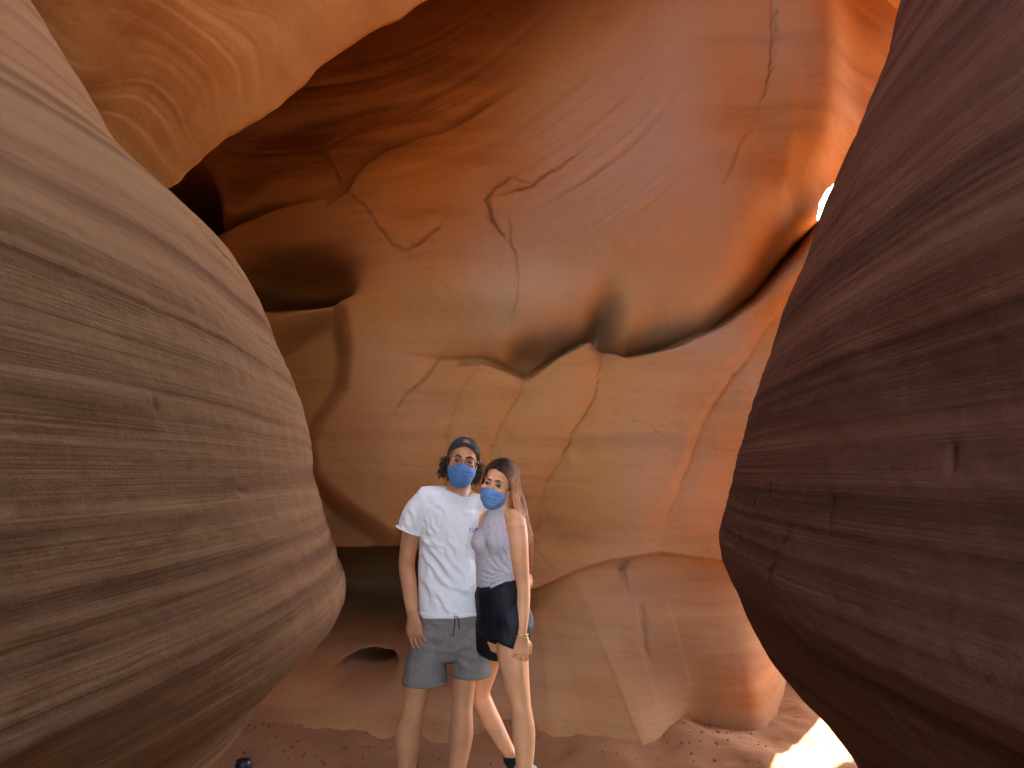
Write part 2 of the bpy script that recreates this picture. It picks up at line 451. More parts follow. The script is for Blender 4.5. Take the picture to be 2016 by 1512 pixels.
    D += np.where(s < 0, -0.34 * smooth(0, 0.26, d), 0) * np.where(t < 0.99, 1, 1) * smooth(1.2, 0.9, d)
    # ---- flaked plate and its cracks in the dome
    D += groove([(990, 470), (968, 440), (958, 400), (976, 374), (1012, 352), (1042, 368)], 0.035, 0.014, -0.02, 0.12)
    D += groove([(975, 395), (1010, 382), (1045, 368), (1090, 345), (1140, 310)], 0.02, 0.012, 0.012, 0.1)
    D += groove([(1000, 440), (1001, 470), (1014, 510), (1018, 560), (1006, 625)], 0.03, 0.010, 0.01, 0.08)
    D += groove([(1001, 470), (985, 520), (978, 545)], 0.015, 0.008)
    # ---- vertical cracks and the pillar at the right top
    D += groove([(1528, -60), (1521, 60), (1514, 150), (1500, 215)], 0.035, 0.016, 0.02, 0.2)
    D += groove([(1475, 255), (1445, 320), (1420, 370)], 0.02, 0.014)
    D += pit(1600, 60, 75, 420, -0.22) + pit(1540, 250, 26, 160, -0.05)
    # ---- broad swells of the dome
    D += pit(1230, 420, 220, 200, -0.16) + pit(900, 560, 130, 80, -0.10) + pit(1020, 600, 120, 60, -0.10)
    D += pit(760, 860, 110, 120, -0.12) + pit(1230, 930, 120, 160, -0.08) + pit(980, 940, 100, 160, -0.06)
    # ---- dark hole and lobes at the foot
    D += pit(655, 1405, 44, 14, 1.5, -0.05, 1.6)
    D += groove([(1232, 1105), (1228, 1130), (1240, 1165)], 0.06, 0.02) + groove([(1268, 1205), (1272, 1250), (1280, 1300)], 0.05, 0.013)
    D += pit(1420, 1330, 130, 80, -0.16) + pit(1180, 1430, 90, 70, -0.14) + pit(1480, 1470, 60, 40, -0.08)
    # ---- curved cross-bedding: arcs round a centre above the top left
    c = onwall([(620, -350)])[0]
    rad = np.hypot(X - c[0], Z - c[1]) + 0.05 * vnoise(X * 1.3, Z * 1.3, seed=31)
    arcs = strata_profile(rad * 1.0, X, 51, 0.022) * smooth(3.1, 3.8, Z - 0.15 * X) * smooth(1.6, 0.9, X) * (0.45 + 0.75 * smooth(-0.3, 0.4, vnoise(X * 0.9, Z * 0.9, seed=52)))
    D += arcs
    # ---- level bedding and uneven weathering
    zb = Z + 0.10 * X + 0.03 * vnoise(X * 1.2, Z * 1.2, seed=61)
    lev = strata_profile(zb, X, 71, 0.007) * (0.35 + 0.65 * smooth(3.0, 2.4, Z)) * (0.5 + 0.5 * vnoise(X * 1.1, Z * 1.1, seed=62))
    D += lev
    D += 0.035 * fbm(X * 0.8, Z * 0.8, seed=81, octaves=2) + 0.004 * fbm(X * 6, Z * 6, seed=82, octaves=4)
    wx, wz = X + 0.12 * fbm(X * 3 + 5, Z * 3, seed=88, octaves=3), Z + 0.12 * fbm(X * 3, Z * 3 + 9, seed=89, octaves=3)
    flaky = smooth(0.0, 0.5, fbm(X * 1.3 + 3, Z * 1.3, seed=90, octaves=3)) * smooth(2.4, 1.6, Z) * smooth(0.8, 1.1, Z)
    D += -0.012 * smooth(0.08, 0.13, fbm((wx + wz) * 4.1, (wz - 0.6 * wx) * 4.3, seed=91, octaves=3)) * flaky
    Yg = Y0 - D
    # the notch through which the sky shows beside the right wall
    band = 0.10 * fbm(X * 0.8, Z * 1.5, seed=95, octaves=3) + 5.0 * np.clip(arcs, -0.03, 0.02)
    # greyer, paler sandstone of the dome and of the flutes by the right wall
    pale = smooth(2.5, 3.0, Z) * smooth(-0.9, 0.3, X - 0.25 * (Z - 3.2)) * smooth(2.1, 1.5, X + 0.1 * (Z - 3))
    pale = pale + 0.35 * smooth(0.5, 1.3, X) * smooth(1.0, 1.5, Z) * smooth(3.0, 2.4, Z)
    band = band - 0.30 * smooth(1.15, 0.5, Z) * smooth(0.2, 1.3, X + 0.3 * vnoise(X * 2, Z * 2, seed=98)) - 0.22 * smooth(1.1, 0.6, Z) * smooth(0.6, -0.2, X)  # low right: darker red-brown rock; low left: shade put into the colour
    stain = np.clip(pale * (0.95 + 0.5 * fbm(X * 1.1, Z * 1.1, seed=97, octaves=3)), 0, 1.0)
    P = np.stack([X, Yg, Z], -1)
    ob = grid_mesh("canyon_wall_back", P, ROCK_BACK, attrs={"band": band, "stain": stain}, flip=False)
    bm = bmesh.new(); bm.from_mesh(ob.data)
    # window in the wall, out of sight behind the right wall: it lets a patch of sun onto the floor
    win = np.maximum(np.abs(X - 3.75) / 0.95, np.abs(Z - 2.35) / 0.92) ** 1.0 + 0.1 * fbm(X * 2, Z * 2, seed=99, octaves=2)
    # the thin gap beside the right wall through which the sky shows
    vv = (Z - CAM.z) / Yg; uu = X / Yg
    gx0 = np.interp(vv, [0.322, 0.336, 0.360, 0.378, 0.394], [0.425, 0.408, 0.413, 0.423, 0.440])
    gap = (vv > 0.335) & (vv < 0.394) & (uu > gx0) & (uu < gx0 + 0.08)
    cut = np.where((win < 1) | gap, 1, 0).reshape(-1)
    kill = [f for f in bm.faces if all(cut[v.index] for v in f.verts)]
    bmesh.ops.delete(bm, geom=kill, context='FACES')
    bm.to_mesh(ob.data); bm.free()
    return ob

wall_b = build_back()
tag(wall_b, "smooth orange brown sandstone wall behind the couple, with a ledge, cracks and dark hollows", "rock wall", kind="structure")

# ------------------------------------------------------------------ overhanging slab, upper left
def build_slab():
    A, B = W(150, 480, 4.25), W(960, -80, 4.75)
    ax = B - A
    Ln = np.linalg.norm(ax); ax = ax / Ln
    up = np.array([-ax[2], 0, ax[0]]); up /= np.linalg.norm(up)
    a = spaced((-3.0, -0.2, 0.1), (-0.2, Ln + 0.1, 0.0125), (Ln + 0.1, Ln + 4.0, 0.1))
    t = spaced((-4.0, -0.8, 0.1), (-0.8, 3.0, 0.0125), (3.0, 7.0, 0.1))
    Ag, Tg = np.meshgrid(a, t, indexing='ij')
    n = np.where(Tg > 0, np.sqrt(Tg ** 2 * 0.95 + 0.002) - 0.0447, np.sqrt(Tg ** 2 * 0.8 + 0.002) - 0.0447)
    yo = np.where(Tg > 0, -0.22 * Tg, -Tg * 0.9)
    wig = 0.045 * fbm(Ag * 1.6, Tg * 0.2, seed=121, octaves=4)
    P = A[None, None] + Ag[..., None] * ax + (n + wig)[..., None] * up
    P[..., 1] += yo
    # flowing layers in the face
    w = Ag * 1.0 + 0.35 * Tg + 0.45 * fbm(Ag * 0.8, Tg * 1.1, seed=122, octaves=2)
    st = strata_profile(w * 0.42, Tg, 131, 0.026) * smooth(0.0, 0.4, Tg) * (0.4 + 0.6 * smooth(-0.2, 0.5, vnoise(Ag * 0.8, Tg * 0.8, seed=123)))
    P[..., 1] -= st + 0.05 * fbm(Ag * 0.8, Tg * 0.8, seed=124, octaves=2) * smooth(0, 0.5, np.abs(Tg))
    band = 0.16 * fbm(w * 1.4, Tg * 0.3, seed=125, octaves=3)
    return grid_mesh("overhanging_slab", P, ROCK_SLAB, attrs={"band": band, "stain": np.zeros_like(band)}, flip=True)
slab = build_slab()
tag(slab, "glowing orange overhanging rock slab slanting across the top left corner", "rock overhang", kind="structure")

# ------------------------------------------------------------------ ground
def ground_z(x, y):
    x = np.asarray(x, float); y = np.asarray(y, float)
    z = 0.03 * fbm(x * 0.9, y * 0.9, seed=151, octaves=3) + 0.014 * fbm(x * 5, y * 5, seed=152, octaves=4)
    z = z * smooth(60, 5, np.hypot(x, y)) + 0.03
    z = z + 0.04 * smooth(4.75, 5.4, y) * smooth(1.5, 0.9, x)
    # rounded rock lobes at the foot of the wall
    for cx, cy, rx, ry, h in ((0.50, 4.75, 0.25, 0.30, 0.07), (1.05, 4.85, 0.25, 0.40, 0.09), (1.38, 4.55, 0.16, 0.22, 0.05), (0.05, 5.05, 0.3, 0.25, 0.06), (-1.6, 5.6, 0.35, 0.3, 0.06)):
        z = z + h * np.exp(-((x - cx) / rx) ** 2 - ((y - cy) / ry) ** 2)
    return z

def build_ground():
    x = spaced((-60, -8, 4), (-8, -2.6, 0.2), (-2.6, 3.2, 0.02), (3.2, 10, 0.2), (10, 60, 4))
    y = spaced((-60, -8, 4), (-8, 3.2, 0.2), (3.2, 6.8, 0.016), (6.8, 12, 0.2), (12, 60, 4))
    X, Y = np.meshgrid(x, y, indexing='ij')
    Z = ground_z(X, Y)
    band = 0.1 * fbm(X, Y, seed=155, octaves=4)
    return grid_mesh("ground", np.stack([X, Y, Z], -1), SAND, attrs={"band": band, "stain": np.zeros_like(band)})
ground = build_ground()
tag(ground, "sandy pinkish brown canyon floor", "ground", kind="structure")

# ------------------------------------------------------------------ unseen rock sheet added overhead to block skylight from the slot
def build_sky_blocker():
    x = np.linspace(-7, 9, 81); y = np.linspace(-2.6, 8.0, 91)
    X, Y = np.meshgrid(x, y, indexing='ij')
    gap = np.minimum(np.minimum(Y - 1.7, 1.7 - X), X + 0.5 + 0.5 * np.maximum(Y - 1.0, 0)) + 0.25 * vnoise(X * 1.1, Y * 1.1, seed=174)      # > 0: open to the sky
    Z = 4.6 - 0.8 * smooth(0.5, -1.5, Y) + 1.2 * smooth(3, 5, Y) + 0.25 * fbm(X * 0.6, Y * 0.6, seed=172, octaves=3) + 3.0 * smooth(-0.6, 0.0, gap) ** 2
    band = 0.1 * fbm(X, Y, seed=173)
    ob = grid_mesh("unseen_sky_blocker", np.stack([X, Y, Z], -1), ROCK_BACK, attrs={"band": band, "stain": 0 * band})
    bm = bmesh.new(); bm.from_mesh(ob.data)
    g = gap.reshape(-1)
    bmesh.ops.delete(bm, geom=[f for f in bm.faces if all(g[v.index] > 0 for v in f.verts)], context='FACES')
    bm.to_mesh(ob.data); bm.free()
    return ob
sky_blocker = build_sky_blocker()
tag(sky_blocker, "unseen rock sheet added overhead to block skylight, above the picture", "rock arch", kind="structure")

# ------------------------------------------------------------------ people: tools
def plain_mat(name, col, rough=0.8, spec=0.3, noise=0.12, scale=40.0, bump=0.0, bscale=200.0, sheen=0.0, sss=0.0, weave=None, col2=None, metallic=0.0):
    mat = bpy.data.materials.new(name)
    nt = nodes_of(mat)
    N, Lk = nt.nodes.new, nt.links.new
    out = N("ShaderNodeOutputMaterial"); bs = N("ShaderNodeBsdfPrincipled")
    Lk(bs.outputs[0], out.inputs[0])
    bs.inputs['Roughness'].default_value = rough
    bs.inputs['Specular IOR Level'].default_value = spec
    bs.inputs['Metallic'].default_value = metallic
    if sheen:
        bs.inputs['Sheen Weight'].default_value = sheen
    if sss:
        bs.inputs['Subsurface Weight'].default_value = sss
        bs.inputs['Subsurface Radius'].default_value = (0.010, 0.004, 0.002)
        bs.inputs['Subsurface Scale'].default_value = 0.6
    tc = N("ShaderNodeTexCoord")
    n = N("ShaderNodeTexNoise"); n.inputs['Scale'].default_value = scale; n.inputs['Detail'].default_value = 3
    Lk(tc.outputs['Object'], n.inputs['Vector'])
    mx = N("ShaderNodeMix"); mx.data_type = 'RGBA'
    a = tuple(c * (1 - noise) for c in col); b = col2 if col2 else tuple(min(1, c * (1 + noise)) for c in col)
    mx.inputs[6].default_value = (*a, 1); mx.inputs[7].default_value = (*b, 1)
    mr = N("ShaderNodeMapRange"); mr.inputs['From Min'].default_value = 0.3; mr.inputs['From Max'].default_value = 0.7
    Lk(n.outputs['Fac'], mr.inputs['Value']); Lk(mr.outputs[0], mx.inputs[0])
    Lk(mx.outputs[2], bs.inputs['Base Color'])
    if bump:
        n2 = N("ShaderNodeTexNoise"); n2.inputs['Scale'].default_value = bscale; n2.inputs['Detail'].default_value = 3
        Lk(tc.outputs['Object'], n2.inputs['Vector'])
        bp = N("ShaderNodeBump"); bp.inputs['Strength'].default_value = bump; bp.inputs['Distance'].default_value = 0.003
        Lk(n2.outputs['Fac'], bp.inputs['Height']); Lk(bp.outputs[0], bs.inputs['Normal'])
    return mat

def strand_mat(name, root, tip, rough=0.4):
    """hair colour running from root to tip, stored per strand vertex in the attribute 'along'"""
    mat = bpy.data.materials.new(name)
    nt = nodes_of(mat)
    N, Lk = nt.nodes.new, nt.links.new
    out = N("ShaderNodeOutputMaterial"); bs = N("ShaderNodeBsdfPrincipled")
    Lk(bs.outputs[0], out.inputs[0])
    bs.inputs['Roughness'].default_value = rough
    bs.inputs['Specular IOR Level'].default_value = 0.2
    at = N("ShaderNodeAttribute"); at.attribute_name = "along"
    mx = N("ShaderNodeMix"); mx.data_type = 'RGBA'
    mx.inputs[6].default_value = (*root, 1); mx.inputs[7].default_value = (*tip, 1)
    mr = N("ShaderNodeMapRange"); mr.inputs['From Min'].default_value = 0.10; mr.inputs['From Max'].default_value = 0.55
    Lk(at.outputs['Fac'], mr.inputs['Value']); Lk(mr.outputs[0], mx.inputs[0]); Lk(mx.outputs[2], bs.inputs['Base Color'])
    return mat

def catmull(P, n):
    P = np.asarray(P, float)
    if len(P) == 2:
        t = np.linspace(0, 1, n)[:, None]
        return P[0] * (1 - t) + P[1] * t
    Q = np.vstack([2 * P[0] - P[1], P, 2 * P[-1] - P[-2]])
    out = []
    ts = np.linspace(0, len(P) - 1 - 1e-9, n)
    for t in ts:
        i = int(t); f = t - i
        a, b, c, d = Q[i], Q[i + 1], Q[i + 2], Q[i + 3]
        out.append(0.5 * (2 * b + (c - a) * f + (2 * a - 5 * b + 4 * c - d) * f * f + (3 * b - a - 3 * c + d) * f ** 3))
    return np.array(out)

def unit(v):
    v = np.asarray(v, float)
    return v / (np.linalg.norm(v) + 1e-12)

class MB:
    """collects closed shapes; build() links them as one mesh object"""
    def __init__(self):
        self.v, self.f, self.a, self.n = [], [], [], 0

    def add(self, V, Fs, along=None):
        V = np.asarray(V, float)
        self.v.append(V)
        self.f += [tuple(i + self.n for i in q) for q in Fs]
        self.a.append(np.zeros(len(V)) if along is None else np.asarray(along, float))
        self.n += len(V)

    def tube(self, pts, rad, side=(1, 0, 0), seg=16, n=None, cap=True, along=False, power=2.0):
        """pts: control points; rad: one radius or (across, deep) pair for each"""
        pts = np.asarray(pts, float)
        rad = np.array([(r, r) if np.isscalar(r) else r for r in rad], float)
        n = n or (len(pts) - 1) * 5 + 1
        C, R = catmull(pts, n), catmull(rad, n)
        R = np.maximum(R, 1e-4)
        tan = np.gradient(C, axis=0)
        V = []
        side = unit(side)
        th = np.linspace(0, 2 * math.pi, seg, endpoint=False)
        ct, st = np.cos(th), np.sin(th)
        if power != 2.0:
            ct = np.sign(ct) * np.abs(ct) ** (2 / power); st = np.sign(st) * np.abs(st) ** (2 / power)
        rings = []
        for i in range(n):
            t = unit(tan[i])
            s = unit(side - t * (side @ t)); w = np.cross(t, s)
            rings.append((C[i], s, w, R[i], t))
        full = []
        if cap:
            c, s, w, r, t = rings[0]; m = min(r)
            for q in (0.35, 0.75):
                full.append((c - t * m * 0.75 * math.sqrt(1 - q * q), s, w, r * q))
        for c, s, w, r, t in rings:
            full.append((c, s, w, r))
        if cap:
            c, s, w, r, t = rings[-1]; m = min(r)
            for q in (0.75, 0.35):
                full.append((c + t * m * 0.75 * math.sqrt(1 - q * q), s, w, r * q))
        for c, s, w, r in full:
            V.append(c + np.outer(ct * r[0], s) + np.outer(st * r[1], w))
        V = np.concatenate(V)
        m = len(full)
        Fs = []
        for i in range(m - 1):
            for j in range(seg):
                k = (j + 1) % seg
                Fs.append((i * seg + j, i * seg + k, (i + 1) * seg + k, (i + 1) * seg + j))
        Fs.append(tuple(range(seg - 1, -1, -1)))
        Fs.append(tuple(range((m - 1) * seg, m * seg)))
        self.add(V, Fs, np.repeat(np.linspace(0, 1, m), seg) if along else None)

    def ell(self, c, r, R=np.eye(3), nu=20, nv=12):
        V = [np.array([0, 0, 1.0])]
        for i in range(1, nv):
            a = math.pi * i / nv
            for j in range(nu):
                b = 2 * math.pi * j / nu
                V.append(np.array([math.sin(a) * math.cos(b), math.sin(a) * math.sin(b), math.cos(a)]))
        V.append(np.array([0, 0, -1.0]))
        V = np.array(V) * np.asarray(r)
        V = V @ np.asarray(R).T + np.asarray(c)
        Fs = []
        for j in range(nu):
            Fs.append((0, 1 + j, 1 + (j + 1) % nu))
        for i in range(nv - 2):
            for j in range(nu):
                a, b = 1 + i * nu + j, 1 + i * nu + (j + 1) % nu
                Fs.append((a, a + nu, b + nu, b))
        l = len(V) - 1; o = 1 + (nv - 2) * nu
        for j in range(nu):
            Fs.append((l, o + (j + 1) % nu, o + j))
        self.add(V, Fs)

    def sheet(self, G, closed_u=False):
        nu, nv = G.shape[:2]
        Fs = []
        for i in range(nu if closed_u else nu - 1):
            k = (i + 1) % nu
            for j in range(nv - 1):
                Fs.append((i * nv + j, k * nv + j, k * nv + j + 1, i * nv + j + 1))
        self.add(G.reshape(-1, 3), Fs)

    def mesh(self, name):
        me = bpy.data.meshes.new(name)
        V = np.concatenate(self.v)
        me.from_pydata(V.tolist(), [], self.f)
        al = np.concatenate(self.a)
        if al.any():
            at = me.attributes.new("along", 'FLOAT', 'POINT')
            at.data.foreach_set("value", al.astype(np.float32))
        me.update()
        return me

    def build(self, name, mat, parent=None, voxel=None, smooth_n=4, shape=None, solid=None, subsurf=0, label=None):
        me = self.mesh(name)
        if voxel or solid or subsurf:
            tmp = bpy.data.objects.new("tmp", me)
            COL.objects.link(tmp)
            if solid:
                m = tmp.modifiers.new("s", 'SOLIDIFY'); m.thickness = solid; m.offset = 0
            if subsurf:
                m = tmp.modifiers.new("u", 'SUBSURF'); m.levels = subsurf; m.render_levels = subsurf
            if voxel:
                m = tmp.modifiers.new("r", 'REMESH'); m.mode = 'VOXEL'; m.voxel_size = voxel
                m = tmp.modifiers.new("k", 'SMOOTH'); m.factor = 0.5; m.iterations = smooth_n
            dg = bpy.context.evaluated_depsgraph_get()
            me2 = bpy.data.meshes.new_from_object(tmp.evaluated_get(dg))
            bpy.data.objects.remove(tmp); bpy.data.meshes.remove(me)
            me = me2; me.name = name
        if shape:
            n = len(me.vertices)
            co = np.empty(n * 3, np.float32); me.vertices.foreach_get("co", co)
            no = np.empty(n * 3, np.float32); me.vertices.foreach_get("normal", no)
            co = shape(co.reshape(-1, 3).astype(float), no.reshape(-1, 3).astype(float))
            me.vertices.foreach_set("co", co.reshape(-1).astype(np.float32))
        me.polygons.foreach_set("use_smooth", np.ones(len(me.polygons), bool))
        me.materials.clear()
        me.materials.append(mat)
        me.update()
        ob = bpy.data.objects.new(name, me)
        COL.objects.link(ob)
        if parent is not None:
            ob.parent = parent
            ob.matrix_parent_inverse = parent.matrix_world.inverted() if False else Matrix.Translation(-parent.location)
        if label:
            ob["label"] = label
        return ob

def empty(name, loc):
    o = bpy.data.objects.new(name, None)
    COL.objects.link(o)
    o.location = loc
    o.empty_display_size = 0.1
    return o

def rot(rx=0, ry=0, rz=0):
    """degrees; roll about y, pitch about x, yaw about z"""
    return np.array(Matrix.Rotation(math.radians(rz), 3, 'Z') @ Matrix.Rotation(math.radians(rx), 3, 'X') @ Matrix.Rotation(math.radians(ry), 3, 'Y'))

def add_head(mb, c, R, s=1.0, fem=False):
    L = lambda *p: c + R @ (np.array(p) * s)
    e = lambda p, r: mb.ell(L(*p), np.array(r) * s, R)
    e((0, 0.012, 0.030), (0.073, 0.094, 0.088))
    e((0, -0.030, -0.005), (0.066, 0.060, 0.075))
    e((0, -0.030, -0.050), (0.058 if not fem else 0.053, 0.058, 0.062))
    e((0, -0.060, -0.092), (0.028 if not fem else 0.023, 0.030, 0.024))
    mb.tube([L(0, -0.083, 0.010), L(0, -0.098, -0.014), L(0, -0.108, -0.036)], [0.008 * s, 0.009 * s, 0.013 * s], seg=10)
    e((0, -0.088, -0.066), (0.026, 0.012, 0.008)); e((0, -0.086, -0.077), (0.022, 0.012, 0.008))
    for k in (-1, 1):
        e((k * 0.031, -0.083, 0.024), (0.026, 0.010, 0.007))
        e((k * 0.045, -0.070, -0.030), (0.022, 0.020, 0.020))
        mb.ell(L(k * 0.076, 0.015, -0.012), np.array((0.010, 0.020, 0.032)) * s, R @ rot(0, -k * 12, k * 22))

def socket_shape(c, R, s):
    cs = [c + R @ (np.array((k * 0.031, -0.090, 0.002)) * s) for k in (-1, 1)]
    back = R @ np.array((0, 1.0, 0))
    def fn(co, no):
        for e in cs:
            d = np.linalg.norm((co - e) @ R * np.array((0.8, 0.7, 1.25)), axis=1) / s
            co = co + back * (0.012 * s * np.exp(-(d / 0.015) ** 2))[:, None]
        return co
    return fn

def add_eyes(parent, c, R, s, mats, brow, browr=0.0035, yaw=0):
    for k in (-1, 1):
        o = c + R @ (np.array((k * 0.031, -0.0745, 0.000)) * s)
        m = MB(); m.ell(o, np.array((0.0125, 0.0125, 0.0125)) * s, R, 16, 10)
        eye = m.build("eye", mats['white'], parent)
        m = MB(); m.ell(o + R @ (np.array((yaw, -0.0088, 0.0)) * s), np.array((0.0066, 0.0045, 0.0066)) * s, R, 12, 8)
        m.build("iris", mats['iris'], eye)
        m = MB()
        arc = [c + R @ (np.array((k * (0.031 + dx), -0.0865 + dy, 0.0042 + dz)) * s) for dx, dy, dz in ((-0.014, 0.002, -0.006), (-0.006, -0.001, 0.000), (0.003, -0.001, 0.001), (0.013, 0.005, -0.005))]
        m.tube(arc, [0.0018 * s, 0.0032 * s, 0.0032 * s, 0.0018 * s], seg=8)
        m.build("eyelid", mats['lid'], eye)
        m = MB()
        arc = [c + R @ (np.array((k * (0.031 + dx), -0.0925 + dy, 0.024 + dz)) * s) for dx, dy, dz in ((-0.018, 0.000, -0.003), (-0.006, -0.001, 0.002), (0.008, 0.003, 0.003), (0.021, 0.012, -0.004))]
        m.tube(arc, [browr * s, browr * 1.2 * s, browr * s, browr * 0.5 * s], seg=8)
        m.build("eyebrow", brow, parent)

def add_hand(mb, wrist, d, palm, s=1.0, curl=(25, 30, 20), spread=6, thumb_curl=20, thumb_side=1, arm_r=(0.028, 0.020)):
    """d: wrist to fingers, palm: direction the palm faces; the thumb leaves the side d x palm * thumb_side"""
    d, palm = unit(d), unit(palm)
    palm = unit(palm - d * (d @ palm))
    lat = np.cross(d, palm) * thumb_side                 # towards the thumb
    P = lambda a, b, c: wrist + s * (d * a + lat * b + palm * c)
    mb.tube([P(-0.02, 0, 0), P(0.02, 0.000, 0), P(0.055, 0.001, 0.002), P(0.088, 0.000, 0.003)],
            [(arm_r[0] * s, arm_r[1] * s), (0.034 * s, 0.019 * s), (0.042 * s, 0.017 * s), (0.041 * s, 0.013 * s)], side=lat, seg=18)
    mb.ell(P(0.045, 0.024, 0.012), np.array((0.016, 0.016, 0.026)) * s, np.stack([lat, palm, d], 1))
    for i, (b, ln, r) in enumerate(((0.031, 0.074, 0.0088), (0.0105, 0.083, 0.0090), (-0.0105, 0.077, 0.0086), (-0.030, 0.060, 0.0076))):
        base = P(0.080 if i < 3 else 0.074, b, 0.002)
        ang = 0.0
        dirn = unit(d + lat * math.radians(spread) * (1.5 - i))
        pts, rad = [base - dirn * 0.012 * s, base], [r * s, r * 1.05 * s]
        p = base
        for j, frac in enumerate((0.46, 0.30, 0.24)):
            ang += math.radians(curl[j] * (1 + 0.12 * i))
            v = dirn * math.cos(ang) + palm * math.sin(ang)
            p = p + v * ln * frac * s
            pts.append(p); rad.append(r * (0.97 - 0.09 * j) * s)
        mb.tube(pts, rad, side=lat, seg=10, n=14)
    t0 = P(0.028, 0.028, 0.010)
    v1 = unit(d * 0.75 + lat * 0.62 + palm * 0.25)
    v2 = unit(d * 0.95 + lat * 0.15 + palm * math.tan(math.radians(thumb_curl)))
    t1 = t0 + v1 * 0.036 * s; t2 = t1 + v2 * 0.030 * s; t3 = t2 + unit(v2 + palm * 0.15) * 0.024 * s
    mb.tube([t0, t1, t2, t3], [0.0125 * s, 0.0108 * s, 0.0100 * s, 0.0078 * s], side=palm, seg=10, n=14)

def folds(co, no, lines, region=None):
    """lines: (p0, p1, amplitude, width) in world x,z -> soft creases running along the segment"""
    h = np.zeros(len(co))
    for (x0, z0), (x1, z1), amp, w in lines:
        a = np.array((x0, z0)); dv = np.array((x1 - x0, z1 - z0)); l2 = dv @ dv
        q = co[:, [0, 2]] - a
        t = (q @ dv) / l2
        tc = np.clip(t, 0, 1)
        dist = (q[:, 0] * dv[1] - q[:, 1] * dv[0]) / math.sqrt(l2) + 0.006 * np.sin(t * 7 + x0 * 90)
        along = np.hypot(q[:, 0] - tc * dv[0], q[:, 1] - tc * dv[1])
        fade = np.sin(np.clip(t * 0.92 + 0.04, 0, 1) * math.pi) ** 0.6 * np.exp(-np.maximum(along - np.abs(dist), 0) / 0.01)
        h += amp * fade * (np.exp(-(dist / w) ** 2) - 0.8 * np.exp(-((dist - 1.6 * w) / (1.1 * w)) ** 2))
    front = smooth(0.25, -0.15, no[:, 1])
    return co + no * (h * front)[:, None]

def surgical_mask(parent, c, R, s, mat_out, mat_loop, seed):
    """pleated mask standing a little off nose, cheeks and chin"""
    nu, nv = 41, 31
    G = np.zeros((nu, nv, 3))
    for i in range(nu):
        u = -1 + 2 * i / (nu - 1)
        for j in range(nv):
            v = j / (nv - 1)                                  # 0 top, 1 under the chin
            half = 0.071 - 0.012 * v ** 2.5
            x = half * math.sin(u * 1.35) / math.sin(1.35)
            top = -0.022 + 0.012 * math.exp(-(u / 0.22) ** 2) - 0.016 * abs(u) ** 3
            bot = -0.131 + 0.050 * abs(u) ** 2.2
            z = top + (bot - top) * v
            prot = 0.122 - 0.022 * (v - 0.25) ** 2 * 2 - 0.020 * max(0, v - 0.75) / 0.25
            y = -(prot - 0.088 * (1 - math.cos(u * 1.35)) ) * 1.0
            y -= 0.017 * math.exp(-(abs(u) / 0.26) ** 1.1) * math.exp(-((v - 0.25) / 0.45) ** 2)
            pl = sum(math.exp(-((v - q) / 0.020) ** 2) for q in (0.30, 0.50, 0.70))
            y += 0.0075 * pl * (0.25 + 0.75 * smooth(0.1, 0.5, abs(u + 0.15 * math.sin(seed))))
            ph = 5 * u + seed
            y += 0.0045 * math.sin(ph + 9 * v) * abs(u) + 0.0060 * math.sin(13 * v - 9 * abs(u) + seed) * abs(u) * (1 - 0.4 * abs(u))
            G[i, j] = c + R @ (np.array((x, y, z)) * s)
    m = MB(); m.sheet(G)
    mask = m.build("face_mask", mat_out, parent, solid=0.0022 * s, subsurf=1)
    for k in (-1, 1):
        m = MB()
        L = lambda *p: c + R @ (np.array((k * p[0], p[1], p[2])) * s)
        m.tube([L(0.068, -0.047, -0.040), L(0.075, -0.018, -0.010), L(0.080, 0.018, 0.018), L(0.084, 0.040, -0.010), L(0.078, 0.022, -0.045), L(0.070, -0.015, -0.068), L(0.064, -0.040, -0.084)], [0.0009] * 7, seg=6, n=30)
        m.build("ear_loop", mat_loop, mask)
    return mask

# ------------------------------------------------------------------ people: shared materials
SKIN_M = plain_mat("skin_tanned", (0.53, 0.235, 0.112), rough=0.5, spec=0.35, noise=0.17, scale=9, bump=0.08, bscale=260, sss=0.12)
SKIN_W = plain_mat("skin_warm", (0.74, 0.35, 0.165), rough=0.48, spec=0.35, noise=0.12, scale=9, bump=0.06, bscale=260, sss=0.12)
COTTON = plain_mat("white_cotton", (0.80, 0.785, 0.77), rough=0.9, spec=0.15, noise=0.03, scale=30, bump=0.12, bscale=420)
GREY_TWILL = plain_mat("grey_twill", (0.195, 0.17, 0.15), rough=0.9, spec=0.15, noise=0.10, scale=60, bump=0.15, bscale=500)
GREY_JERSEY = plain_mat("grey_jersey", (0.52, 0.47, 0.47), rough=0.9, spec=0.15, noise=0.08, scale=90, bump=0.15, bscale=420)
NAVY = plain_mat("navy_sports_cloth", (0.004, 0.004, 0.007), rough=0.6, spec=0.3, noise=0.2, scale=30, bump=0.05)
MASK_BLUE = plain_mat("mask_blue", (0.095, 0.20, 0.42), rough=0.75, spec=0.25, noise=0.05, scale=60, bump=0.1, bscale=500)
MASK_PALE = plain_mat("mask_pale_blue", (0.17, 0.31, 0.58), rough=0.75, spec=0.25, noise=0.05, scale=60, bump=0.1, bscale=500)
LOOP = plain_mat("white_elastic", (0.75, 0.77, 0.8), rough=0.8)
CAP = plain_mat("charcoal_cap_cloth", (0.040, 0.035, 0.033), rough=0.85, spec=0.2, noise=0.25, scale=70, bump=0.15, bscale=400)
EYES = dict(white=plain_mat("eye_white", (0.34, 0.29, 0.26), rough=0.25, spec=0.5, noise=0.03),
            iris=plain_mat("iris_brown", (0.035, 0.018, 0.010), rough=0.2, spec=0.5),
            lid=plain_mat("eyelid_skin", (0.12, 0.055, 0.035), rough=0.6))
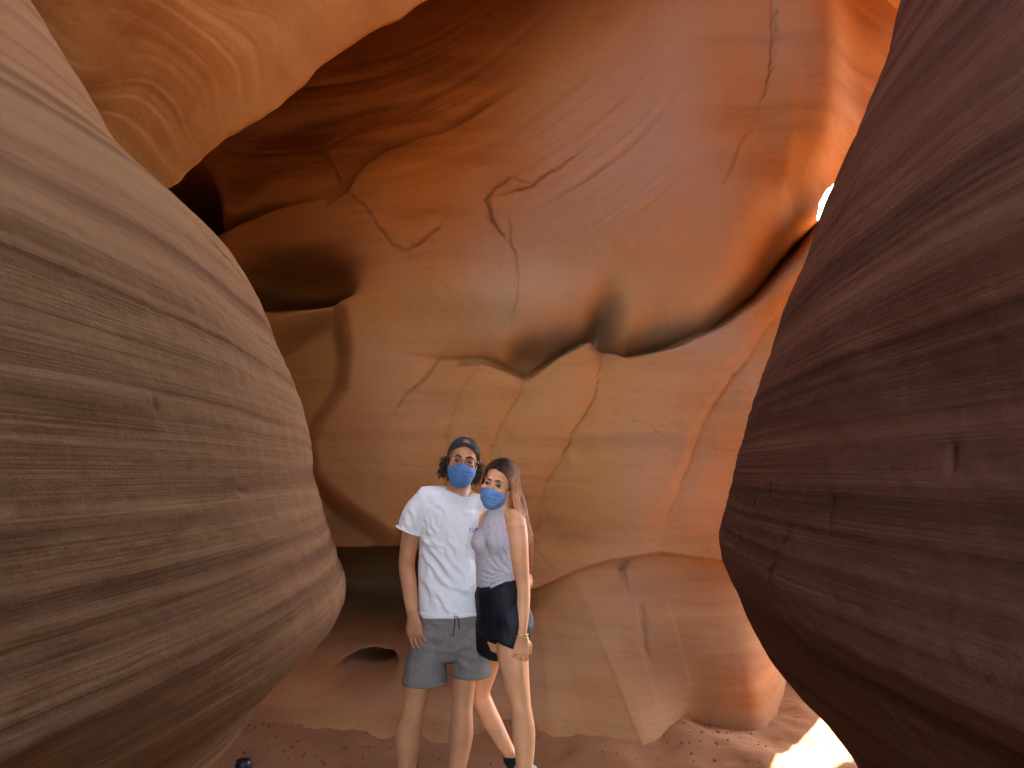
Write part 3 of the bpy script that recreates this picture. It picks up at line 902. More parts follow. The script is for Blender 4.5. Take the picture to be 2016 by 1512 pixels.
BROW = plain_mat("eyebrow_hair", (0.035, 0.020, 0.013), rough=0.7)
HAIR_M = strand_mat("dark_curly_hair", (0.018, 0.011, 0.008), (0.060, 0.034, 0.020), 0.45)
HAIR_W = strand_mat("long_brown_hair", (0.014, 0.008, 0.005), (0.34, 0.135, 0.045), 0.6)
WIRE = plain_mat("thin_brass_wire", (0.16, 0.09, 0.05), rough=0.35, metallic=0.3, noise=0.05)
GOLD = plain_mat("gold_chain", (0.75, 0.52, 0.18), rough=0.3, metallic=0.9, noise=0.05)
RUBBER = plain_mat("white_rubber", (0.72, 0.70, 0.66), rough=0.6, noise=0.05)
SOCK = plain_mat("black_sock", (0.012, 0.012, 0.014), rough=0.9, noise=0.2)
SHOE_DARK = plain_mat("dark_shoe", (0.06, 0.055, 0.055), rough=0.8, noise=0.15)
rng = random.Random(7)

def shoe(parent, heel, toe, up, mat, name="shoe", w=0.046, h=0.085):
    heel, toe, up = np.asarray(heel, float), np.asarray(toe, float), unit(up)
    d = unit(toe - heel); ln = np.linalg.norm(toe - heel)
    side = np.cross(d, up)
    q = lambda a, b: heel + d * ln * a + up * b
    m = MB()
    m.tube([q(0.04, h * 0.5), q(0.22, h * 0.52), q(0.5, h * 0.40), q(0.78, h * 0.28), q(0.97, h * 0.22)],
           [(w * 0.72, h * 0.55), (w * 0.80, h * 0.55), (w * 0.88, h * 0.40), (w, h * 0.30), (w * 0.7, h * 0.2)], side=side, seg=18)
    s = m.build(name, mat, parent, voxel=0.005, smooth_n=3)
    m = MB()
    m.tube([q(0.0, 0.008), q(0.3, 0.008), q(0.7, 0.008), q(1.0, 0.010)], [(w * 0.78, 0.012), (w * 0.82, 0.012), (w * 1.02, 0.012), (w * 0.72, 0.012)], side=side, seg=18, power=3.0)
    m.build("sole", RUBBER, s)
    return s

# ------------------------------------------------------------------ the man
YM = 3.92
def M(px, py, dy=0.0): return W(px, py, YM + dy)
def xz(px, py): p = M(px, py); return (p[0], p[2])
man_base = M(865, 1500); man_base[2] = float(ground_z(man_base[0], YM))
man = empty("person", man_base)
tag(man, "person in white t-shirt, grey shorts and dark backwards cap, arm round the other person", "person", "couple posing in the canyon")
HC, HR, HS = M(911, 908, -0.02), rot(2, 8, 5), 1.0
b = MB()
b.tube([M(884, 1270), M(884, 1225), M(885, 1160), M(886, 1090), M(889, 1030), M(893, 992), M(902, 968)],
       [(0.10, 0.09), (0.135, 0.10), (0.138, 0.095), (0.142, 0.10), (0.150, 0.105), (0.11, 0.08), (0.062, 0.06)], seg=24)
b.tube([M(901, 995, 0.02), M(905, 955, 0.015), M(909, 920, 0.01)], [0.064, 0.057, 0.056], seg=18)
b.tube([M(900, 975, 0.02), M(860, 980, 0.02), M(832, 992, 0.0)], [0.055, 0.052, 0.05])
b.tube([M(905, 978, 0.02), M(935, 992, 0.03), M(950, 1008, 0.03)], [0.055, 0.052, 0.05])
b.tube([M(826, 995, 0.0), M(808, 1060, 0.01), M(801, 1112, 0.005), M(806, 1155, -0.06), M(812, 1207, -0.125)],
       [0.056, 0.047, 0.041, 0.038, (0.029, 0.023)], seg=18)
add_hand(b, M(813, 1210, -0.127), (0.16, -0.08, -1), (0.45, 0.88, 0.0), 1.05, (10, 16, 12), 4, 14, thumb_side=-1, arm_r=(0.024, 0.022))
b.tube([M(950, 1010, 0.03), M(985, 1062, 0.10), M(1012, 1105, 0.10), M(1032, 1135, 0.02), M(1038, 1148, -0.04)], [0.054, 0.047, 0.042, 0.036, 0.027], seg=16)
add_hand(b, M(1038, 1149, -0.05), (-0.50, -0.85, -0.12), (-0.85, 0.5, 0), 0.98, (18, 28, 16), 5, 5, thumb_side=1, arm_r=(0.026, 0.02))
gz = float(ground_z(man_base[0], YM))
ankR, ankL = M(800, 1532, 0.01), M(897, 1532, 0.02)
b.tube([M(846, 1240), M(836, 1300, -0.01), M(822, 1345, -0.02), M(815, 1388, -0.025), M(811, 1412, -0.01), M(804, 1452, 0.0), M(802, 1500, 0.01), ankR],
       [(0.078, 0.085), (0.074, 0.080), (0.067, 0.07), (0.054, 0.058), (0.053, 0.054), (0.062, 0.062), (0.047, 0.050), (0.037, 0.040)], seg=20)
b.tube([M(924, 1240), M(922, 1290, 0.0), M(913, 1335, 0.0), M(911, 1383, -0.005), M(910, 1408, 0.0), M(908, 1445, 0.01), M(902, 1500, 0.02), ankL],
       [(0.075, 0.085), (0.068, 0.080), (0.062, 0.07), (0.052, 0.056), (0.051, 0.053), (0.060, 0.060), (0.046, 0.050), (0.037, 0.040)], seg=20)
for k in (M(815, 1384, -0.075), M(911, 1380, -0.055)):
    b.ell(k + np.array((0, 0.012, 0)), (0.030, 0.018, 0.036))
for a in (ankR, ankL):
    f = np.array((a[0], a[1] - 0.14, gz + 0.05))
    b.tube([a, np.array((a[0], a[1] - 0.02, gz + 0.06)), np.array((a[0] - 0.01, a[1] - 0.10, gz + 0.05)), np.array((a[0] - 0.02, a[1] - 0.17, gz + 0.04))], [0.036, 0.034, 0.032, 0.026])
add_head(b, HC, HR, HS)
b.build("body", SKIN_M, man, voxel=0.0042, smooth_n=4, shape=socket_shape(HC, HR, HS))
add_eyes(man, HC, HR, HS, EYES, BROW)
shoe(man, (ankR[0] + 0.005, ankR[1] + 0.06, gz + 0.012), (ankR[0] - 0.03, ankR[1] - 0.22, gz + 0.012), (0, 0, 1), SHOE_DARK)
shoe(man, (ankL[0] - 0.005, ankL[1] + 0.06, gz + 0.012), (ankL[0] + 0.03, ankL[1] - 0.22, gz + 0.012), (0, 0, 1), SHOE_DARK)

# t-shirt
t = MB()
t.tube([M(887, 1210), M(886, 1180), M(884, 1120), M(887, 1065), M(889, 1025), M(891, 1000), M(894, 987), M(900, 972)],
       [(0.160, 0.122), (0.158, 0.120), (0.155, 0.116), (0.158, 0.122), (0.160, 0.122), (0.140, 0.108), (0.108, 0.088), (0.0745, 0.071)], seg=32, cap=False, n=50)
t.tube([M(882, 985, 0.01), M(862, 982, 0.01), M(838, 990, 0.0), M(818, 1015, 0.0), M(805, 1047, 0.0)],
       [(0.066, 0.07), (0.066, 0.075), (0.068, 0.080), (0.068, 0.082), (0.063, 0.080)], side=(1, 0, 0.5), cap=False, seg=24, n=30)
t.tube([M(903, 1008, 0.01), M(930, 997, 0.015), M(952, 1008, 0.03), M(972, 1042, 0.07)], [(0.055, 0.06), (0.066, 0.072), (0.062, 0.072), (0.058, 0.068)], side=(1, 0, -0.5), seg=24)
lines = []
def fold(p0, p1, a, w): lines.append((xz(*p0), xz(*p1), a, w))
for p0, p1, a, w in (((832, 1055), (880, 1085), 0.010, 0.014), ((838, 1062), (905, 1140), 0.013, 0.016), ((852, 1058), (885, 1078), 0.009, 0.011), ((880, 1080), (920, 1130), 0.010, 0.014),
                     ((845, 1100), (890, 1150), 0.009, 0.014), ((838, 1130), (868, 1190), 0.009, 0.018), ((862, 1150), (893, 1208), 0.011, 0.016),
                     ((890, 1145), (935, 1165), 0.007, 0.014), ((910, 1160), (945, 1140), 0.007, 0.014), ((842, 1020), (850, 1050), 0.009, 0.010), ((852, 1018), (862, 1048), 0.008, 0.010),
                     ((885, 1055), (905, 1085), 0.006, 0.011), ((800, 1015), (812, 1045), 0.008, 0.012), ((812, 1000), (824, 1040), 0.008, 0.010), ((790, 1025), (800, 1045), 0.006, 0.009),
                     ((930, 1060), (945, 1110), 0.009, 0.012), ((915, 1055), (938, 1095), 0.006, 0.010), ((870, 1185), (905, 1200), 0.005, 0.009),
                     ((860, 985), (885, 1010), 0.004, 0.010), ((905, 1000), (945, 1010), 0.005, 0.012), ((838, 1085), (850, 1135), 0.007, 0.012)):
    fold(p0, p1, a, w)
collar_c = M(903, 964, -0.012)
def shirt_shape(co, no):
    co = folds(co, no, lines)
    fr = smooth(0.4, -0.1, no[:, 1])
    co = co + no * (0.0022 * fbm(co[:, 0] * 16 + co[:, 2] * 9, co[:, 2] * 14, co[:, 1] * 8, seed=301, octaves=3) * fr)[:, None]
    hem = M(887, 1210)[2]
    h = co[:, 2] - hem
    co = co + no * (0.0022 * np.exp(-((h - 0.012) / 0.008) ** 2) - 0.002 * np.exp(-((h - 0.026) / 0.004) ** 2))[:, None] * (np.abs(co[:, 0] - M(887, 1210)[0]) < 0.19)[:, None]
    return co
shirt = t.build("t_shirt", COTTON, man, voxel=0.0045, smooth_n=3, shape=shirt_shape)
m = MB()   # ribbed collar
ring = []
for i in range(25):
    a = 2 * math.pi * i / 24
    ring.append(M(901, 969, 0.006) + np.array((0.0735 * math.cos(a), 0.070 * math.sin(a), 0.020 * math.sin(a) - 0.004 - 0.012 * math.cos(a))))
m.tube(ring, [(0.006, 0.010)] * 25, side=(0, 0, 1), seg=8, cap=False, n=72)
m.build("collar", COTTON, shirt)
# sleeve hem
m = MB()
c0 = M(805, 1045)
ax = unit(M(805, 1047) - M(818, 1015)); s0 = unit(np.array((1, 0, 0.5)) - ax * (np.array((1, 0, 0.5)) @ ax)); w0 = np.cross(ax, s0)
ring = [c0 + 0.0625 * math.cos(a) * s0 + 0.0795 * math.sin(a) * w0 for a in np.linspace(0, 2 * math.pi, 25)]
m.tube(ring, [(0.004, 0.009)] * 25, side=ax, seg=8, cap=False, n=60)
m.build("sleeve_hem", COTTON, shirt)
# small chest print: blue lettering over an orange mark
PRINT_B = plain_mat("print_blue", (0.12, 0.14, 0.42), rough=0.9, noise=0.1)
PRINT_O = plain_mat("print_orange", (0.62, 0.16, 0.08), rough=0.9, noise=0.1)
dg = bpy.context.evaluated_depsgraph_get(); dg.update()
def on_shirt(px, py):
    o = Vector(W(px, py, 3.3)); d = (o - CAM).normalized()
    inv = shirt.matrix_world.inverted()
    hit, loc, nor, _ = shirt.ray_cast(inv @ o, inv.to_3x3() @ d)
    return np.array(shirt.matrix_world @ loc) + np.array((0, -0.0015, 0)) if hit else np.array(W(px, py, 3.79))
bpy.context.view_layer.update()
m = MB()
for pts in (((929, 1040), (925, 1040), (924.5, 1043), (926.5, 1045.5), (929.5, 1046)), ((924.5, 1042.5), (928, 1042.5)), ((930, 1041), (931, 1047)), ((930, 1047.5), (933.5, 1046)), ((933, 1041), (935.5, 1044), (934, 1047)),
            ((936.5, 1046), (936.5, 1040.5), (938.5, 1041), (937, 1043)), ((939, 1046), (940, 1040.5), (942.5, 1041), (942, 1046)), ((943.5, 1046), (944, 1041), (946, 1041.5))):
    m.tube([on_shirt(*p) for p in pts], [0.0011] * len(pts), seg=6)
m.build("chest_lettering", PRINT_B, shirt, label="small blue lettering printed on the chest")
m = MB(); m.ell(on_shirt(934, 1050), (0.007, 0.0018, 0.009), np.eye(3), 12, 8)
m.build("chest_mark", PRINT_O, shirt, label="small orange mark under the lettering")

# shorts
s = MB()
s.tube([M(887, 1196), M(886, 1215), M(884, 1245), M(883, 1272)], [(0.150, 0.112), (0.160, 0.116), (0.165, 0.118), (0.15, 0.11)], seg=28)
s.tube([M(850, 1235), M(844, 1278), M(838, 1312), M(836, 1343)], [(0.098, 0.108), (0.098, 0.110), (0.103, 0.112), (0.110, 0.112)], seg=26, cap=False)
s.tube([M(920, 1230), M(926, 1268), M(928, 1298), M(928, 1327)], [(0.098, 0.108), (0.093, 0.108), (0.094, 0.108), (0.097, 0.108)], seg=26, cap=False)
lines2 = [(xz(*a), xz(*b_), c, d) for a, b_, c, d in (((885, 1275), (830, 1262), 0.006, 0.016), ((880, 1285), (815, 1310), 0.007, 0.018), ((890, 1275), (935, 1255), 0.006, 0.014), ((900, 1290), (930, 1310), 0.008, 0.016),
          ((892, 1278), (945, 1285), 0.006, 0.014), ((835, 1215), (870, 1222), 0.005, 0.010), ((905, 1250), (925, 1218), 0.006, 0.012), ((820, 1290), (805, 1335), 0.006, 0.018), ((850, 1240), (800, 1255), 0.005, 0.014),
          ((905, 1305), (925, 1322), 0.006, 0.012), ((860, 1270), (845, 1330), 0.005, 0.016), ((890, 1225), (888, 1270), 0.004, 0.006))]
def shorts_shape(co, no):
    co = folds(co, no, lines2)
    return co + no * (0.004 * fbm(co[:, 0] * 13, co[:, 2] * 17, co[:, 1] * 8, seed=311, octaves=3))[:, None]
shorts = s.build("shorts", GREY_TWILL, man, voxel=0.0045, smooth_n=3, shape=shorts_shape)
for cx, cy, r in ((836, 1339, 0.110), (928, 1323, 0.097)):
    m = MB(); c0 = M(cx, cy)
    ring = [c0 + np.array((r * math.cos(a), 0.113 * math.sin(a), 0)) for a in np.linspace(0, 2 * math.pi, 29)]
    m.tube(ring, [(0.011, 0.0026)] * 29, side=(0, 0, 1), seg=8, cap=False, n=84)
    m.build("leg_hem", GREY_TWILL, shorts)
STR = plain_mat("dark_cord", (0.02, 0.02, 0.022), rough=0.8)
for pts in (((895, 1212), (895.5, 1222), (894, 1238), (891.5, 1253)), ((899, 1213), (903, 1222), (904, 1238))):
    m = MB(); m.tube([M(px, py, -0.128) for px, py in pts], [0.0026] * len(pts), seg=8)
    m.build("drawstring", STR, shorts)

# face mask, glasses, cap, hair
surgical_mask(man, HC, HR, HS, MASK_BLUE, LOOP, 0.6)
HL = lambda *p: HC + HR @ (np.array(p) * HS)
gl = MB()
gl.tube([HL(-0.009, -0.104, 0.006), HL(0, -0.107, 0.009), HL(0.009, -0.104, 0.006)], [0.0018] * 3, seg=8)
glasses = gl.build("glasses", WIRE, man)
for k in (-1, 1):
    m = MB()
    ring = []
    for i in range(41):
        a = 2 * math.pi * i / 40
        ca, sa = math.cos(a), math.sin(a)
        x = 0.0245 * math.copysign(abs(ca) ** 0.6, ca); z = 0.0185 * math.copysign(abs(sa) ** 0.6, sa)
        ring.append(HL(k * 0.0335 + x, -0.103 + 0.30 * max(0, k * x + 0.0) * 0.5, 0.001 + z))
    m.tube(ring, [0.0019] * 41, seg=8, cap=False, n=81)
    m.build("rim", WIRE, glasses)
    m = MB()
    m.tube([HL(k * 0.058, -0.098, 0.008), HL(k * 0.074, -0.075, 0.008), HL(k * 0.079, -0.02, 0.010), HL(k * 0.079, 0.015, 0.004)], [0.0014] * 4, seg=8)
    m.build("temple", WIRE, glasses)

def cap_point(a, t, off=0.0):
    # a: azimuth, 0 = forehead, t: 0 rim .. 1 top
    fr = math.cos(a)
    zr = 0.066 * max(0, fr) ** 1.2 + 0.010 - 0.018 * max(0, -fr)
    top = 0.124
    zc, rz = 0.028, top - 0.028
    z0 = zr
    th0 = math.asin(max(-0.99, min(0.99, (z0 - zc) / rz)))
    th = th0 + (math.pi / 2 - th0) * t
    r = math.cos(th)
    return HL((0.0815 + off) * r * math.sin(a), 0.012 - (0.1035 + off) * r * math.cos(a), zc + (rz + off) * math.sin(th))
na, nt_ = 120, 26
V = [cap_point(2 * math.pi * i / na, j / nt_) for i in range(na) for j in range(nt_ + 1)]
Fs = []
a0 = 0.10
for i in range(na):
    for j in range(nt_):
        a = (2 * math.pi * (i + 0.5) / na + math.pi) % (2 * math.pi) - math.pi
        tt = (j + 0.5) / nt_
        lim = 0.20 + 0.36 * math.sqrt(max(0, 1 - ((a - a0) / 0.40) ** 2))
        if abs(a - a0) < 0.40 and 0.22 < tt < lim:
            continue
        k = (i + 1) % na
        Fs.append((i * (nt_ + 1) + j, k * (nt_ + 1) + j, k * (nt_ + 1) + j + 1, i * (nt_ + 1) + j + 1))
m = MB(); m.add(V, Fs)
cap = m.build("cap", CAP, man, solid=0.003)
m = MB()
m.ell(cap_point(0, 1.0, 0.003), (0.006, 0.006, 0.004)); m.build("cap_button", plain_mat("pale_button", (0.55, 0.40, 0.40), rough=0.6), cap)
m = MB()
m.tube([cap_point(a, 0.09, 0.0022) for a in np.linspace(-0.55, 0.75, 15)], [(0.0105, 0.0016)] * 15, side=HR @ np.array((0, 0, 1.0)), seg=8)
m.build("strap", CAP, cap)
br = []
for i in range(15):
    a = math.pi + (-0.85 + 1.7 * i / 14)
    e0 = cap_point(a, 0.02)
    row = []
    for j in range(6):
        q = j / 5
        row.append(e0 + HR @ np.array((0, 0.075 * q * max(0.15, math.cos((a - math.pi) * 1.5)), -0.018 * q)))
    br.append(row)
m = MB(); m.sheet(np.array(br)); m.build("cap_brim", CAP, cap, solid=0.003)

h = MB()
h.ell(HL(0, 0.034, 0.030), (0.0770, 0.0820, 0.0885), HR, 28, 16)
for k in (-1, 1):
    for i in range(125):
        y0 = rng.uniform(-0.035, 0.085); z0 = rng.uniform(-0.055, 0.020)
        x0 = 0.074 * math.sqrt(max(0.05, 1 - ((y0 - 0.012) / 0.105) ** 2))
        ln = rng.uniform(0.025, 0.085) * (1.15 if k > 0 else 1.0)
        out = rng.uniform(0.1, 1.05) ** 1.3; cur = rng.uniform(0.004, 0.015); ph = rng.uniform(0, 6.3); turns = rng.uniform(1.0, 2.2)
        flick = (rng.uniform(0.0, 0.018) + (0.035 * rng.random() if rng.random() < 0.2 else 0)) * (1.0 if k > 0 else 0.6)
        pts = []
        for q in np.linspace(0, 1, 9):
            a = ph + turns * 2 * math.pi * q
            pts.append(HL(k * (x0 + out * 0.032 * math.sin(q * 1.9) + flick * q * q + cur * math.cos(a) * min(1, 3 * q)), y0 + 0.02 * q + cur * math.sin(a) * min(1, 3 * q), z0 - ln * (q - 0.28 * q * q)))
        r0 = rng.uniform(0.0014, 0.0036)
        h.tube(pts, [r0 * w_ for w_ in (0.8, 1, 1, 1, 1, 0.9, 0.8, 0.6, 0.25)], seg=5, n=22, along=True)
for i in range(70):     # locks at the nape
    x0 = rng.uniform(-0.06, 0.06)
    pts = [HL(x0 + rng.uniform(-0.006, 0.006), 0.095 - 0.5 * abs(x0) + 0.006 * math.sin(9 * q + i), 0.0 - 0.11 * q) for q in np.linspace(0, 1, 6)]
    h.tube(pts, [0.005, 0.006, 0.006, 0.005, 0.004, 0.001], seg=5, n=14, along=True)
h.build("hair", HAIR_M, man)
for k in (-1, 1):   # short beard along the jaw beside the mask
    m = MB()
    m.tube([HL(k * 0.070, -0.008, -0.022), HL(k * 0.067, -0.018, -0.055), HL(k * 0.056, -0.040, -0.092)], [(0.006, 0.012), (0.006, 0.014), (0.005, 0.012)], side=HR @ np.array((1.0, 0, 0)), seg=8, along=True)
    for i in range(60):
        q = rng.random()
        p = HL(k * (0.068 - 0.012 * q + rng.uniform(-0.001, 0.004)), -0.015 - 0.030 * q + rng.uniform(-0.012, 0.012), -0.030 - 0.070 * q + rng.uniform(-0.008, 0.008))
        m.tube([p, p + HR @ np.array((k * 0.004, -0.004, -0.010))], [0.0022, 0.0008], seg=5)
    m.build("sideburn", HAIR_M, man)

# ------------------------------------------------------------------ the woman
YW = 3.77
def G(px, py, dy=0.0): return W(px, py, YW + dy)
def gxz(px, py): p = G(px, py); return (p[0], p[2])
wb = G(1015, 1500); wb[2] = float(ground_z(wb[0], YW))
wom = empty("person", wb)
tag(wom, "person with long brown hair in grey tank top and dark shorts leaning on the other", "person", "couple posing in the canyon")
C2, R2, S2 = G(983, 951, 0.0), rot(4, 14, -22), 0.955
LAT = np.array((0.80, -0.60, 0)); FWD = np.array((-0.60, -0.80, 0))
b = MB()
b.tube([G(992, 1262, 0.02), G(992, 1222, 0.02), G(981, 1150), G(980, 1095), G(983, 1055, 0.01), G(988, 1022, 0.02), G(989, 1005, 0.02)],
       [(0.10, 0.085), (0.125, 0.095), (0.100, 0.074), (0.112, 0.078), (0.116, 0.078), (0.080, 0.058), (0.05, 0.05)], side=LAT, seg=24)
b.tube([G(990, 1022, 0.02), G(987, 995, 0.015), G(986, 965, 0.01)], [0.052, 0.046, 0.047], seg=16)
b.tube([G(990, 1012, 0.02), G(1008, 1020, -0.03), G(1019, 1032, -0.07)], [0.042, 0.042, 0.046])
b.tube([G(985, 1012, 0.03), G(968, 1018, 0.08), G(955, 1030, 0.12)], [0.042, 0.042, 0.046])
b.tube([G(1018, 1036, -0.075), G(1020, 1065, -0.085), G(1024, 1105, -0.085), G(1029, 1143, -0.075), G(1030, 1175, -0.085), G(1029, 1215, -0.105), G(1027, 1247, -0.12)],
       [(0.048, 0.048), (0.048, 0.046), (0.042, 0.042), (0.034, 0.036), (0.0335, 0.034), (0.029, 0.029), (0.024, 0.021)], seg=18)
add_hand(b, G(1027, 1249, -0.122), (-0.02, -0.05, -1), (-0.25, 1.0, 0.0), 0.92, (14, 42, 25), 5, 22, thumb_side=1, arm_r=(0.025, 0.021))
b.tube([G(955, 1032, 0.12), G(935, 1075, 0.24), G(925, 1120, 0.30), G(912, 1125, 0.33), G(902, 1110, 0.33)], [0.044, 0.040, 0.035, 0.031, 0.025], seg=14)
add_hand(b, G(901, 1108, 0.33), (-0.3, 0.0, 1), (0.0, -1, 0.0), 0.88, (10, 15, 10), 6, 10, thumb_side=1)
gz2 = float(ground_z(wb[0], YW))
ank1 = G(1030, 1536, -0.02)
b.tube([G(1008, 1232, -0.03), G(1009, 1275, -0.035), G(1013, 1320, -0.04), G(1022, 1370, -0.05), G(1026, 1396, -0.045), G(1031, 1440, -0.025), G(1033, 1490, -0.02), ank1],
       [(0.080, 0.085), (0.077, 0.085), (0.068, 0.078), (0.053, 0.060), (0.049, 0.055), (0.054, 0.056), (0.044, 0.046), (0.032, 0.034)], seg=20)
b.ell(G(1022, 1384, -0.083), (0.026, 0.016, 0.030))
ank2 = G(1014, 1500, 0.36)
b.tube([G(975, 1235, 0.10), G(962, 1285, 0.20), G(951, 1330, 0.27), G(946, 1364, 0.30), G(957, 1395, 0.31), G(974, 1430, 0.33), G(996, 1470, 0.35), ank2],
       [(0.075, 0.08), (0.072, 0.078), (0.062, 0.066), (0.050, 0.054), (0.048, 0.050), (0.046, 0.048), (0.036, 0.038), (0.030, 0.032)], seg=20)
toe2 = np.array((ank2[0] + 0.02, ank2[1] - 0.08, gz2 + 0.03))
b.tube([ank2, (ank2 + toe2) / 2 + np.array((0.012, 0.01, 0.0)), toe2], [0.032, 0.032, 0.026])
b.tube([ank1, ank1 + np.array((-0.02, -0.05, -0.045)), np.array((ank1[0] - 0.09, ank1[1] - 0.13, gz2 + 0.04))], [0.032, 0.034, 0.026])
add_head(b, C2, R2, S2, fem=True)
b.build("body", SKIN_W, wom, voxel=0.0042, smooth_n=4, shape=socket_shape(C2, R2, S2))
add_eyes(wom, C2, R2, S2, EYES, BROW, 0.0028)
surgical_mask(wom, C2, R2, S2 * 0.98, MASK_PALE, LOOP, 2.1)
shoe(wom, (ank1[0] + 0.035, ank1[1] + 0.05, gz2 + 0.012), (ank1[0] - 0.10, ank1[1] - 0.16, gz2 + 0.012), (0, 0, 1), RUBBER, w=0.040, h=0.075)
heel2 = G(1052, 1508, 0.36)
fup = unit(np.array((-0.75, -0.1, 0.62)))
shoe(wom, heel2 + np.array((0.0, 0.0, -0.015)), np.array((heel2[0] - 0.05, heel2[1] - 0.09, gz2 + 0.02)), fup, RUBBER, w=0.040, h=0.075)
m = MB(); m.tube([G(1004, 1492, 0.355), G(1010, 1502, 0.36), G(1020, 1522, 0.365)], [0.039, 0.038, 0.036]); m.build("sock", SOCK, wom)

# tank top
t = MB()
t.tube([G(977, 1158, 0.0), G(978, 1145), G(979, 1115), G(981, 1085), G(978, 1055, 0.0), G(980, 1030, 0.005), G(985, 1012, 0.01), G(987, 1001, 0.012)],
       [(0.108, 0.086), (0.109, 0.086), (0.116, 0.088), (0.122, 0.094), (0.106, 0.094), (0.074, 0.080), (0.054, 0.062), (0.049, 0.053)], side=LAT, seg=30, cap=False, n=46)
for k in (-1, 1):
    c = G(980, 1066) + LAT * k * 0.045 + FWD * 0.048
    t.ell(c, (0.064, 0.064, 0.070))
t.ell(G(999, 1127, -0.085), (0.022, 0.016, 0.014))
lines3 = [(gxz(*a), gxz(*b_), c, d) for a, b_, c, d in (((998, 1126), (958, 1098), 0.007, 0.008), ((998, 1124), (965, 1085), 0.008, 0.008), ((998, 1128), (955, 1118), 0.006, 0.007), ((996, 1130), (948, 1130), 0.006, 0.006),
          ((996, 1135), (946, 1140), 0.006, 0.006), ((997, 1140), (946, 1150), 0.006, 0.006), ((997, 1122), (975, 1090), 0.006, 0.007), ((992, 1142), (948, 1158), 0.005, 0.005), ((982, 1060), (990, 1100), 0.005, 0.008),
          ((974, 1035), (985, 1075), 0.004, 0.007), ((968, 1025), (962, 1050), 0.004, 0.008), ((985, 1040), (1000, 1095), 0.004, 0.006))]
top = t.build("tank_top", GREY_JERSEY, wom, voxel=0.004, smooth_n=12, shape=lambda co, no: folds(co, no, lines3) + no * (0.0025 * fbm(co[:, 0] * 18, co[:, 2] * 26, co[:, 1] * 9, seed=331, octaves=3))[:, None])
# shorts
s = MB()
s.tube([G(979, 1148), G(983, 1165), G(990, 1200, 0.01), G(993, 1235, 0.015)], [(0.112, 0.088), (0.130, 0.104), (0.144, 0.112), (0.138, 0.112)], side=LAT, seg=28)
s.tube([G(1003, 1200, -0.02), G(1011, 1228, -0.03), G(999, 1263, -0.03)], [(0.098, 0.106), (0.098, 0.108), (0.098, 0.108)], side=(1, 0, -0.25), seg=26, cap=False)
s.tube([G(984, 1205, 0.06), G(977, 1235, 0.09), G(971, 1268, 0.13)], [(0.098, 0.115), (0.102, 0.125), (0.100, 0.125)], side=(1, 0, 0.1), seg=26, cap=False)
s.tube([G(1026, 1195, 0.02), G(1033, 1222, 0.02), G(1036, 1240, 0.02)], [(0.030, 0.07), (0.032, 0.075), (0.034, 0.08)], side=(1, 0, -0.1), seg=18, cap=False)
s.build("shorts", NAVY, wom, voxel=0.0045, smooth_n=3, shape=lambda co, no: co + no * (0.005 * fbm(co[:, 0] * 14, co[:, 2] * 9, co[:, 1] * 10, seed=341, octaves=3))[:, None])
# bracelets and a ring of fine chain at the wrist
wc = G(1027, 1252, -0.122)
for dz, tilt, r in ((0.004, 0.10, 0.0018), (-0.004, -0.12, 0.0016), (-0.012, 0.22, 0.0009)):
    m = MB()
    ring = [wc + np.array((0.031 * math.cos(a), 0.027 * math.sin(a), dz + tilt * 0.03 * math.cos(a) - 0.004 * math.sin(a))) for a in np.linspace(0, 2 * math.pi, 33)]
    m.tube(ring, [r * (1 + 0.25 * (i % 2)) for i in range(33)], side=(0, 0, 1), seg=6, cap=False, n=97)
    m.build("bracelet", GOLD, wom)

# long straight hair, parted in the middle
h = MB()
WL = lambda *p: C2 + R2 @ (np.array(p) * S2)
h.ell(WL(0, 0.026, 0.026), np.array((0.0785, 0.0915, 0.0915)) * S2, R2, 28, 16)
h.tube([WL(0.0, 0.055, 0.01), G(1009, 985, 0.055), G(1024, 1030, 0.075), G(1034, 1075, 0.05), G(1039, 1105, 0.04)], [(0.062, 0.04), (0.060, 0.036), (0.048, 0.03), (0.032, 0.02), (0.012, 0.01)], seg=16, along=True)
def scalp(beta, lat_a, off):
    # beta: along the parting from hairline (0) to crown (1); lat_a: how far over the side, radians
    el = math.radians(30 + 92 * beta)
    y, z = -math.cos(el) * 0.104, math.sin(el) * 0.096
    x = math.sin(lat_a) * (0.083 + off)
    c = math.cos(lat_a)
    f = 0.10 + 0.62 * (1 - beta) ** 1.5
    return np.array((x, 0.016 + y * (c * (1 - f) + f), 0.026 + z * c + off * c - 0.030 * (1 - beta) * (1 - c)))
